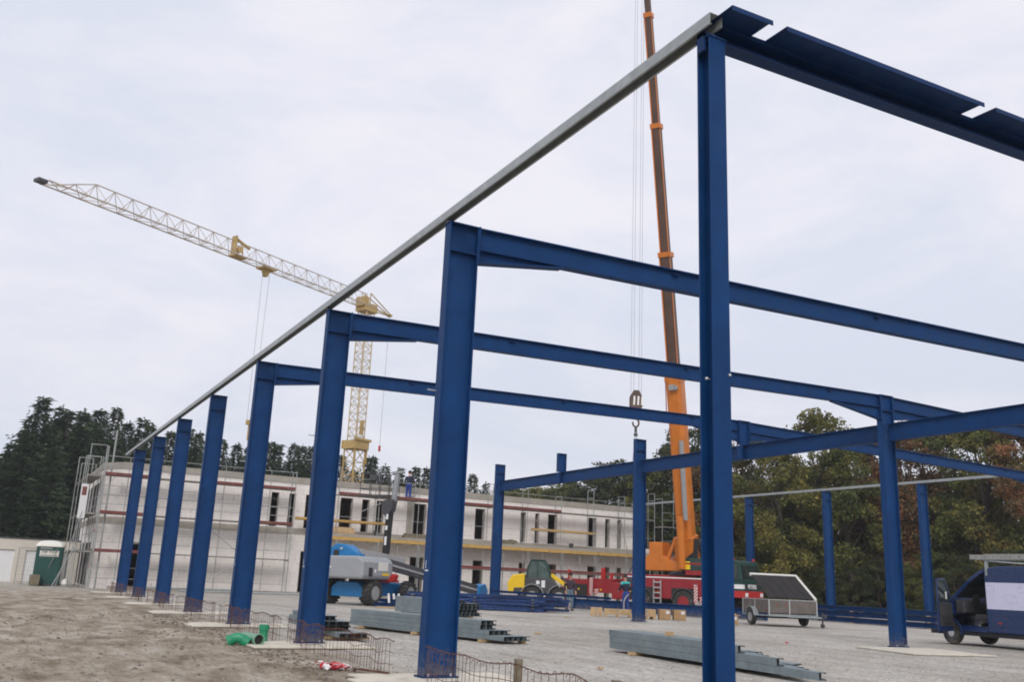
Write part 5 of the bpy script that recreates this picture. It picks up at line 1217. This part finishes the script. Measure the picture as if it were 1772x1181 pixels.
# ------------------------------------------------------------------ people
def skin_mesh(name, joints, bones, m, parent=None, sub=2):
    me = bpy.data.meshes.new(name); names = list(joints)
    me.from_pydata([joints[n][0] for n in names], [(names.index(a), names.index(b_)) for a, b_ in bones], [])
    o = bpy.data.objects.new(name, me); COL.objects.link(o)
    md = o.modifiers.new('skin', 'SKIN'); md.use_smooth_shade = True
    for i, n in enumerate(names):
        r_ = joints[n][1]; r_ = (r_, r_) if not isinstance(r_, tuple) else r_
        me.skin_vertices[0].data[i].radius = r_; me.skin_vertices[0].data[i].use_root = (i == 0)
    s_ = o.modifiers.new('sub', 'SUBSURF'); s_.levels = s_.render_levels = sub
    dg = bpy.context.evaluated_depsgraph_get(); nm = bpy.data.meshes.new_from_object(o.evaluated_get(dg))
    bpy.data.objects.remove(o); nm.materials.clear(); nm.materials.append(m)
    for p in nm.polygons: p.use_smooth = True
    o = bpy.data.objects.new(name, nm); COL.objects.link(o)
    if parent: o.parent = parent
    return o
def person(loc, rz, label, armL, armR, legL, legR, top, trousers, yoke=None, lean=.0, scale=1.0, hair='hair', headtilt=0, vest=None):
    """faces local +x ; arms: (elbow, hand), legs: (knee, ankle)"""
    t = thing('person', label, 'person', loc, rz); t.scale = (scale,)*3
    ln = lean
    S = Vector((ln, 0, 1.42)); P = Vector((0, 0, .95))
    J = {'pelvis': (P, (.10,.09)), 'waist': (Vector((ln*.3,0,1.10)), (.09,.08)), 'chest': (Vector((ln*.75,0,1.30)), (.10,.085)), 'neck': (S+Vector((0,0,.06)), .06), 'neck2': (S+Vector((.02,0,.13)), .055), 'headb': (S+Vector((.035+headtilt,0,.20)), .085), 'headt': (S+Vector((.03+headtilt,0,.31)), .085)}
    Bn = [('pelvis','waist'),('waist','chest'),('chest','neck'),('neck','neck2'),('neck2','headb'),('headb','headt')]
    for s_, nm, A_, L_ in ((1,'l',armL,legL),(-1,'r',armR,legR)):
        sh = S+Vector((0, s_*.19, -.04)); J['sh'+nm] = (sh, .055); J['el'+nm] = (Vector(A_[0]), .045); J['wr'+nm] = (Vector(A_[1]), .03)
        d = (Vector(A_[1])-Vector(A_[0])).normalized(); J['pm'+nm] = (Vector(A_[1])+d*.07, .034)
        J['hp'+nm] = (Vector((0, s_*.09, .90)), .08); J['kn'+nm] = (Vector(L_[0]), .062); J['an'+nm] = (Vector(L_[1]), .042); J['to'+nm] = (Vector(L_[1])+Vector((.16,s_*.02,-.05)), .035)
        Bn += [('chest','sh'+nm),('sh'+nm,'el'+nm),('el'+nm,'wr'+nm),('wr'+nm,'pm'+nm),('pelvis','hp'+nm),('hp'+nm,'kn'+nm),('kn'+nm,'an'+nm),('an'+nm,'to'+nm)]
        side = d.cross(Vector((0,0,1)) if abs(d.z) < .8 else Vector((1,0,0))).normalized(); base = Vector(A_[1])+d*.08; palm = d.cross(side)
        for fi, (off, ln_) in enumerate(((-.03,.068),(-.010,.08),(.010,.076),(.03,.06))):
            a0 = base+side*off; f1 = a0+d*ln_*.5+palm*.008; f2 = f1+d*ln_*.45+palm*.022
            for q, nn, rr in ((a0,'a',.0095),(f1,'b',.009),(f2,'c',.0075)): J[f'f{nm}{fi}{nn}'] = (q, rr)
            Bn += [('pm'+nm, f'f{nm}{fi}a'),(f'f{nm}{fi}a', f'f{nm}{fi}b'),(f'f{nm}{fi}b', f'f{nm}{fi}c')]
        th = Vector(A_[1])+d*.03+side*-.035; t2 = th+d*.035+side*-.02+palm*.015
        J['t1'+nm] = (th, .011); J['t2'+nm] = (t2, .009); Bn += [('wr'+nm,'t1'+nm),('t1'+nm,'t2'+nm)]
    skin_mesh('body', J, Bn, M['skin'], t)
    hc = J['headt'][0]
    m = MB(); m.lathe([(.02,.125),(.07,.11),(.10,.06),(.108,.0),(.10,-.045)], (hc.x-.016, 0, hc.z-.02), 'z', 16); hr_ = m.build('hair', M[hair], t, smooth=True)
    f = MB(); hb = J['headb'][0]
    f.poly([(hb.x+.085,-.015+hb.z),(hb.x+.118,hb.z+.01),(hb.x+.085,hb.z+.05)], -.013, .013)
    for s_ in (-1,1): f.box((hb.x-.02,s_*.088-.008,hb.z+.0),(hb.x+.02,s_*.088+.008,hb.z+.06))
    f.build('nose_and_ears', M['skin'], t)
    e_ = MB()
    for s_ in (-1,1): e_.box((hb.x+.078,s_*.032-.012,hb.z+.05),(hb.x+.088,s_*.032+.012,hb.z+.062))
    e_.box((hb.x+.078,-.022,hb.z-.036),(hb.x+.09,.022,hb.z-.028)); e_.build('eyes_and_mouth', M['hair'], t)
    # jacket
    j2 = {'pelvis': (P+Vector((0,0,.02)), (.168,.14)), 'waist': (J['waist'][0], (.158,.135)), 'chest': (J['chest'][0], (.215,.165)), 'neck': (S+Vector((0,0,.03)), .085)}
    b2 = [('pelvis','waist'),('waist','chest'),('chest','neck')]
    for nm in 'lr':
        j2['sh'+nm] = (J['sh'+nm][0], .082); j2['el'+nm] = (J['el'+nm][0], .06); j2['wr'+nm] = (J['el'+nm][0]+(J['wr'+nm][0]-J['el'+nm][0])*.93, .044)
        b2 += [('chest','sh'+nm),('sh'+nm,'el'+nm),('el'+nm,'wr'+nm)]
    skin_mesh('jacket', j2, b2, M[top], t)
    if yoke:
        j4 = {'chest': (J['chest'][0]+Vector((0,0,.06)), (.235,.18)), 'neck': (S+Vector((0,0,.035)), .085)}; b4 = [('chest','neck')]
        for nm in 'lr': j4['sh'+nm] = (J['sh'+nm][0]+Vector((0,0,.012)), .105); j4['ua'+nm] = (J['sh'+nm][0].lerp(J['el'+nm][0], .35), .088); b4 += [('chest','sh'+nm),('sh'+nm,'ua'+nm)]
        skin_mesh('shoulder_yoke', j4, b4, M[yoke], t)
    j3 = {'pelvis': (P, (.16,.135)), 'waist': (P+Vector((0,0,.10)), (.15,.125))}; b3 = [('pelvis','waist')]
    for nm in 'lr':
        j3['hp'+nm] = (J['hp'+nm][0], .115); j3['kn'+nm] = (J['kn'+nm][0], .082); j3['an'+nm] = (J['kn'+nm][0]+(J['an'+nm][0]-J['kn'+nm][0])*.93, .068)
        b3 += [('pelvis','hp'+nm),('hp'+nm,'kn'+nm),('kn'+nm,'an'+nm)]
    skin_mesh('trousers', j3, b3, M[trousers], t)
    for s_, L_ in ((1,legL),(-1,legR)):
        a = Vector(L_[1]); MB().box((a.x-.08,a.y-.05,max(.0,a.z-.09)),(a.x+.19,a.y+.05,a.z-.01)).box((a.x-.07,a.y-.045,a.z-.01),(a.x+.06,a.y+.045,a.z+.05)).build('shoe', M['dark'], t, bevel=.02)
    return t
p1 = at(985, 46.5)
person((p1.x, p1.y, 0), radians(-28-75), 'walking man in a dark jacket and faded jeans beside the wheel loader', ((.02,.26,1.12),(.16,.25,.90)), ((-.06,-.25,1.12),(.10,-.24,.90)),
       ((.10,.10,.50),(.10,.10,.09)), ((.12,-.10,.50),(-.14,-.10,.12)), 'jacket', 'jeans', lean=.06, scale=1.02)
p2 = at(1083, 45.6)
w2 = person((p2.x, p2.y, 0), radians(62+25), 'worker seen from behind in blue trousers and a dark top with turquoise shoulders', ((.10,.27,1.13),(.30,.22,1.04)), ((.10,-.27,1.13),(.30,-.20,1.04)),
       ((.06,.11,.50),(.0,.13,.09)), ((.06,-.11,.50),(.0,-.13,.09)), 'navycloth', 'workblue', yoke='turq', lean=.07, scale=1.03)
t = tag(MB().path([(p2.x-.35,p2.y-.3,.02),(p2.x-.33,p2.y-.3,.6),(p2.x-.15,p2.y-.25,.82),(p2.x+.0,p2.y-.2,.9)], .035, 8).build('grey_hose', M['grey']), 'short grey hose hanging down beside the worker with turquoise shoulders', 'hose')
d3 = Vector((0,0,CH))+(fw+rt*((706-886)/FPX)-up*((862-590.5)/FPX))*((54.1)/((fw+rt*((706-886)/FPX)-up*((862-590.5)/FPX)).y))
person((d3.x, 54.1, 5.865), radians(60), 'worker in blue trousers and dark top standing on the upper scaffold deck', ((.08,.28,1.14),(.30,.20,1.1)), ((.06,-.30,1.16),(.26,-.34,1.05)),
       ((.06,.10,.50),(.0,.11,.09)), ((.06,-.10,.50),(.0,-.11,.09)), 'navycloth', 'workblue', lean=.10, scale=1.0, headtilt=.03)

# ------------------------------------------------------------------ trees
def conifer_mesh(seed, H=14., R=2.6, full=1.0, dens=1.0, spires=()):
    r = random.Random(seed); m = MB()
    def spire(cx0, cy0, zb, H_, R_, dn):
        z = zb; lean = (r.uniform(-.02,.02), r.uniform(-.02,.02))
        while z < H_-.12:
            f = 1-(z-zb*.5)/(H_-zb*.5); rad = R_*(f**.95)*r.uniform(.60, 1.22)+.07
            ox, oy = cx0+lean[0]*z, cy0+lean[1]*z
            nb = max(4, int((4+9*f)*dn)); a0 = r.uniform(0, 6.28)
            for k in range(nb):
                a = a0+2*pi*k/nb+r.uniform(-.35, .35); L_ = rad*r.uniform(.5, 1.18); steps = max(1, int(L_/.30)); up_ = r.uniform(.15, .55)
                for j in range(steps+1):
                    s_ = (j+.3)/(steps+.3); d = L_*s_; zz_ = z+up_*d-.38*d*d/(L_+.3)
                    wdt = (.27*(1-s_*.55))*r.uniform(.6, 1.3)
                    for q in range(4):
                        sa = a+r.uniform(-.34, .34); cx, cy = ox+cos(sa)*d, oy+sin(sa)*d; cz = zz_+r.uniform(-.14, .14)
                        tx = a+r.uniform(-1.0, 1.0); l = wdt*r.uniform(1.0, 2.2); dx, dy = cos(tx)*l, sin(tx)*l
                        ux, uy = -sin(tx)*wdt*.26, cos(tx)*wdt*.26; dz = r.uniform(-.24, .12)
                        m.add([(cx-ux,cy-uy,cz),(cx+ux,cy+uy,cz),(cx+dx+ux*.2,cy+dy+uy*.2,cz+dz),(cx+dx*.5,cy+dy*.5,cz+dz*.3+r.uniform(.02,.14))], [(0,2,1),(0,3,2)])
            z += (.22+.10*f)*r.uniform(.8, 1.25)
        for k in range(9):
            zz_ = H_-.55+k*.07; a = r.uniform(0, 6.28); ox, oy = cx0+lean[0]*zz_, cy0+lean[1]*zz_
            m.add([(ox,oy,zz_),(ox+cos(a)*.11,oy+sin(a)*.11,zz_+.10),(ox+.01,oy,zz_+.2)], [(0,1,2)])
    spire(0, 0, .5, H, R, dens)
    for (x, y, h, q) in spires: spire(x, y, h*.35, h, q, dens*.8)
    return m
def broad_mesh(seed, H=12., R=4.0, n=22000, z0=.6, ls=.165):
    r = random.Random(seed); m = MB(); cl = []
    nc = 90
    for k in range(nc):
        u = r.random(); z = z0+(H-z0)*u
        prof = (sin(pi*min(1, (u*.88+.12)))**.5)
        a = r.uniform(0, 6.28); rad = R*prof*(.35+.65*sqrt(r.random()))*r.uniform(.8,1.1)
        cl.append((cos(a)*rad, sin(a)*rad, z, r.uniform(.55, 1.25)*(1-.35*u)))
    for k in range(7):   # thin upright sprays that break the top outline
        a = r.uniform(0, 6.28); q = R*r.uniform(0, .55); cl.append((cos(a)*q, sin(a)*q, H-r.uniform(-.2,.7), .35)); cl.append((cos(a)*q, sin(a)*q, H-r.uniform(.5,1.2), .45))
    wts = [c[3]**2.2 for c in cl]; tot = sum(wts)
    for c, w_ in zip(cl, wts):
        for k in range(int(n*w_/tot)):
            d = Vector((r.gauss(0,1), r.gauss(0,1), r.gauss(0,1))); d.normalize(); rr = c[3]*(r.random()**.36)*r.choice((1,1,1,1,1.25))
            p = Vector(c[:3])+Vector((d.x*rr*1.15, d.y*rr*1.15, d.z*rr*.72))
            if p.z < .3: continue
            a = Vector((r.gauss(0,1), r.gauss(0,1), r.gauss(0,.6))).normalized(); b_ = a.cross(Vector((r.gauss(0,1), r.gauss(0,1), r.gauss(0,1)))).normalized()
            s_ = ls*r.uniform(.6, 1.35)
            m.add([p-a*s_*.7, p+b_*s_*.42, p+a*s_*.7, p-b_*s_*.42], [(0,1,2,3)])
    return m, cl
def trunk_mesh(H, cl, seed, R0=.28):
    r = random.Random(seed); m = MB(); pts = [(r.uniform(-.1,.1)*k, r.uniform(-.1,.1)*k, H*.82*k/6-.1) for k in range(7)]
    for k in range(6): m.tube(pts[k], pts[k+1], R0*(1-k/7.2), R0*(1-(k+1)/7.2), n=8, caps=False)
    for c in cl[:34]:
        z = max(.8, c[2]*.62); k = min(5, int(z/(H*.82)*6)); m.tube((pts[k][0],pts[k][1],z), (c[0]*.95,c[1]*.95,c[2]), .07, .018, n=5, caps=False)
    return m
protos = {}
def proto(kind):
    return protos[kind]
def mk(kind, crown_m, leafm, trunk_m):
    cmesh = crown_m.build('crown', M[leafm]); tmesh = trunk_m.build('trunk', M['bark'])
    protos[kind] = (cmesh.data, tmesh.data)
    bpy.data.objects.remove(cmesh); bpy.data.objects.remove(tmesh)
def strunk(H): return MB().tube((0,0,-.1),(0,0,H*.96),.22,.02,n=7)
mk('spruceA', conifer_mesh(1, 14, 3.5, 1, 1.1), 'needle', strunk(14)); mk('spruceB', conifer_mesh(2, 14, 2.9, 1, 1.05), 'needle', strunk(14))
mk('spruceC', conifer_mesh(3, 14, 3.6, 1, 1.1, ((1.3,.6,12.6,1.6),(-1.4,.5,12.1,1.7),(.3,-1.5,11.6,1.8),(-.4,1.6,12.9,1.5),(1.9,-1.2,10.4,1.8),(-2.0,-1.1,10.1,1.8))), 'needle', strunk(14))
mk('spruceD', conifer_mesh(4, 14, 3.1, 1, 1.0, ((.9,.5,12.3,1.3),(-.8,-.7,11.4,1.4))), 'needle', strunk(14)); mk('spruceE', conifer_mesh(5, 14, 4.0, 1, 1.2, ((1.2,-.8,11.0,1.8),)), 'needle', strunk(14))
for kind, seed, leafm, R_ in (('green', 10, 'leaf_green', 4.2), ('yellow', 11, 'leaf_yellow', 3.9), ('rust', 12, 'leaf_rust', 4.3), ('deep', 13, 'leaf_dark', 4.3), ('rust2', 14, 'leaf_rust', 3.7), ('green2', 15, 'leaf_green', 3.8)):
    c_, cl_ = broad_mesh(seed, 12., R_); mk(kind, c_, leafm, trunk_mesh(12., cl_, seed))
def plant(kind, px, topy, depth, wscale, label, group, cat='tree', name=None):
    H0 = 14. if kind.startswith('spruce') else 12.
    b_ = at(px, depth); zt = zat(px, topy, depth)
    # the trunk stands below the top along the vertical
    o = thing(name or ('conifer_tree' if kind.startswith('spruce') else 'broadleaf_tree'), label, cat, (b_.x, b_.y, 0), random.uniform(0, 6.28), group)
    for _ in range(3):   # slide the foot so that the top, not the foot, sits in photo column px
        t_ = Vector((0,0,CH))+(fw+rt*((px-886)/FPX)-up*((topy-590.5)/FPX))*depth
        o.location = (t_.x, t_.y, 0)
    k = zt/H0*(.985 if kind.startswith('spruce') else 1.0)
    o.scale = (k*wscale, k*wscale, k)
    for nm, me in zip(('crown', 'trunk'), protos[kind]):
        c = bpy.data.objects.new(nm, me); COL.objects.link(c); c.parent = o
    return o
random.seed(21)
GC = 'dark conifers along the left and behind the building'
con = [
 ('spruceC', -45, 775, 80, 1.6, 'dark conifer cut by the left edge of the photo'), ('spruceC', 8, 782, 84, 1.5, 'broad dark conifer above the leftmost garage door'),
 ('spruceC', 42, 745, 82, 1.3, 'dark conifer stepping up left of the tallest one'), ('spruceB', 66, 722, 84, 1.3, 'pointed dark conifer close on the left of the tallest conifer'),
 ('spruceA', 86, 687, 82, 1.25, 'tallest dark conifer, its thin top above the portable toilet'), ('spruceB', 99, 699, 85, 1.1, 'second thin top just right of the tallest conifer'),
 ('spruceC', 122, 708, 83, 1.3, 'bushy dark conifer right of the twin thin tops'), ('spruceC', 143, 716, 86, 1.3, 'round-topped dark conifer left of the scaffold pole'),
 ('spruceB', 157, 708, 84, 1.2, 'dark conifer whose top is just left of the tall scaffold pole'), ('spruceC', 177, 707, 85, 1.3, 'dark bushy conifer top directly above the tall scaffold pole'),
 ('spruceB', 208, 703, 88, 1.15, 'slender dark conifer right of the tall scaffold pole'), ('spruceA', 220, 727, 90, 1.2, 'lower dark conifer right behind the slender one over the building corner'),
 ('spruceB', 245, 720, 88, 1.1, 'dark conifer above the far end of the galvanised rail'), ('spruceB', 259, 731, 90, 1.1, 'dark conifer top just left of the second farthest left-row column'),
 ('spruceA', 298, 742, 94, 1.2, 'dark conifer between the third and second farthest left-row columns'), ('spruceB', 335, 738, 94, 1.1, 'dark conifer left of the first column without a roof beam'),
 ('spruceB', 352, 745, 96, 1.1, 'dark conifer seen close beside the first column without a roof beam'), ('spruceA', 389, 758, 96, 1.2, 'dark conifer just left of the orange tower crane hook'),
 ('spruceA', 409, 765, 97, 1.2, 'dark conifer behind the orange tower crane hook'), ('spruceB', 437, 768, 98, 1.2, 'dark conifer hidden mostly by the third big column'),
 ('spruceA', 470, 762, 97, 1.1, 'dark conifer right next to the third big column'), ('spruceB', 487, 768, 98, 1.15, 'second dark conifer right of the third big column'),
 ('spruceA', 505, 766, 97, 1.1, 'third dark conifer right of the third big column'), ('spruceB', 522, 767, 98, 1.1, 'dark conifer close to the left edge of the second big column'),
 ('spruceA', 541, 768, 98, 1.15, 'dark conifer touching the left edge of the second big column'), ('spruceA', 592, 785, 99, 1.3, 'dark conifer behind the foot of the tower crane mast'),
 ('spruceB', 637, 789, 100, 1.1, 'dark conifer right of the tower crane mast'), ('spruceB', 648, 786, 101, 1.1, 'dark conifer at the hanging pendant rope'),
 ('spruceA', 675, 802, 100, 1.05, 'small dark conifer just right of the lift basket'), ('spruceB', 697, 809, 100, 1.05, 'small dark conifer behind the worker on the scaffold'),
 ('spruceA', 715, 805, 100, 1.05, 'small dark conifer right of the worker on the scaffold'), ('spruceB', 735, 807, 100, 1.1, 'small dark conifer touching the left edge of the nearest big column'),
 ('spruceA', 780, 812, 100, 1.2, 'dark conifer hidden behind the nearest big column'), ('spruceA', 822, 819, 100, 1.1, 'small dark conifer right of the nearest big column'),
 ('spruceB', 838, 832, 100, 1.15, 'lower dark conifer left of the far middle-row column'), ('spruceB', 857, 838, 100, 1.2, 'low dark conifer directly behind the far middle-row column')]
for kind, px, ty, dp, ws, lb in con:
    if px > 190: kind = random.choice(('spruceA','spruceB','spruceD','spruceE'))
    plant(kind, px, ty, dp, ws*(random.uniform(1.2,1.5) if px > 190 else 1.45), lb, GC)
for k, px in enumerate((262, 318, 372, 425, 455, 514, 560, 615, 668, 705, 760)):
    plant('spruceE', px, (775, 785, 792, 796, 800, 800, 805, 812, 828, 832, 836)[k], 108, 1.7, 'lower rear conifer, its top showing '+('over the farthest left-row columns','beside the third farthest left-row column','left of the tower crane hook','right of the tower crane hook','beside the third big column','between the second and third big columns','behind the second big column','behind the tower crane mast','left of the lift basket','behind the worker on the scaffold','behind the nearest big column')[k], 'rear rank of conifers')
GB = 'autumn broadleaf trees at the right and behind the building'
brd = [
 ('green2', 892, 850, 98, 1.3, 'low green and brown tree right of the far middle-row column'), ('yellow', 925, 846, 99, 1.3, 'low ochre tree under the longitudinal beam'), ('yellow', 958, 850, 97, 1.2, 'low yellowish tree below the short stub post'),
 ('green', 990, 838, 94, 1.2, 'yellow-green tree right of the short stub post'), ('deep', 1030, 822, 90, 1.15, 'deep green tree behind the end of the building'),
 ('deep', 1068, 802, 86, 1.1, 'taller deep green tree left of the middle-row column by the worker'), ('deep', 1110, 806, 84, 1.1, 'deep green tree directly behind the middle-row column by the worker'), ('green', 1142, 800, 76, .95, 'green-brown tree left of the orange boom'),
 ('deep', 1176, 770, 78, .9, 'dark green tree behind the orange boom'), ('deep', 1208, 737, 76, .85, 'dark green tree top between the orange boom and the corner post'),
 ('rust2', 1248, 760, 70, .9, 'rust-brown tree behind the corner post'), ('green', 1302, 768, 66, .95, 'green tree left of the bright-topped one'),
 ('yellow', 1345, 772, 64, .75, 'yellow-green tree behind the right-row column at the crane cab'), ('yellow', 1412, 716, 68, .85, 'tall tree with pale yellow-green top rising above the beams'),
 ('green2', 1462, 768, 64, .8, 'green tree behind the right-row column left of the thick one'), ('rust', 1505, 762, 66, .8, 'rust-red tree just left of the thick middle column'),
 ('rust2', 1555, 745, 66, .8, 'reddish-brown tree behind the thick middle column'), ('rust', 1600, 738, 68, .85, 'reddish tree behind the nearest right-row column'), ('green', 1648, 736, 66, .85, 'green-brown tree above the van door'),
 ('green2', 1695, 735, 62, .85, 'olive-brown tree above the roof of the van'), ('yellow', 1748, 728, 60, .8, 'ochre tree above the van at the right edge'), ('rust', 1800, 715, 58, .9, 'brown tree cut by the right edge')]
for kind, px, ty, dp, ws, lb in brd: plant(kind, px, ty, dp, ws, lb, GB)
# second, darker rank filling between the trunks
brd2 = [('deep',1160,860,84,'behind the orange boom'),('deep',1262,815,80,'behind the corner post'),('deep',1330,825,78,'right of the crane cab roof'),('green2',1395,820,76,'above the trailer lid'),('deep',1450,830,78,'right of the trailer'),('rust2',1530,815,78,'behind the thick middle column'),('deep',1585,830,76,'left of the nearest right-row column'),('deep',1640,835,76,'above the open van door'),('green2',1710,880,78,'behind the van roof rack')]
for kind, px, ty, dp, lb in brd2:
    plant(kind, px, ty, dp, 1.25, 'dark tree in the shaded second rank '+lb, 'second rank of autumn trees')
shr = [(1240,66,'behind the corner post'),(1300,62,'behind the crane cab'),(1345,61,'above the trailer lid'),(1390,60,'just right of the trailer lid'),(1435,60,'right of the column beside the trailer'),(1480,59,'halfway between trailer and thick middle column'),(1525,59,'left of the thick middle column'),(1570,58,'right of the thick middle column'),(1615,56,'behind the nearest right-row column'),(1660,55,'seen through the open van door'),(1765,52,'behind the van body'),(1180,72,'behind the crane deck'),(1130,80,'beyond the right end of the building')]
for px, dp, lb in shr:
    kind = random.choice(('deep','green2','deep','rust2'))
    b_ = at(px, dp); k = random.uniform(.26, .40)
    o = thing('shrub', 'low dark undergrowth shrub '+lb, 'shrub', (b_.x, b_.y, -.2), random.uniform(0, 6.28), 'undergrowth shrubs')
    o.scale = (k*1.25, k*1.25, k)
    for nm, me in zip(('crown', 'trunk'), protos[kind]):
        c = bpy.data.objects.new(nm, me); COL.objects.link(c); c.parent = o

# ------------------------------------------------------------------ air
hb = MB().box((-90,-30,-1.2),(190,175,48)).build('haze', M['ground'])
hm = bpy.data.materials.new('pale_air'); hm.use_nodes = True; ht = hm.node_tree; ht.nodes.clear()
ho = ht.nodes.new('ShaderNodeOutputMaterial'); hv_ = ht.nodes.new('ShaderNodeVolumePrincipled'); hv_.inputs['Density'].default_value = .00055; hv_.inputs['Color'].default_value = (.9,.92,.96,1); hv_.inputs['Anisotropy'].default_value = .2
ht.links.new(hv_.outputs[0], ho.inputs['Volume']); hb.data.materials.clear(); hb.data.materials.append(hm); tag(hb, kind='stuff'); hb['label'] = 'thin pale autumn haze over the whole site'; hb['category'] = 'haze'
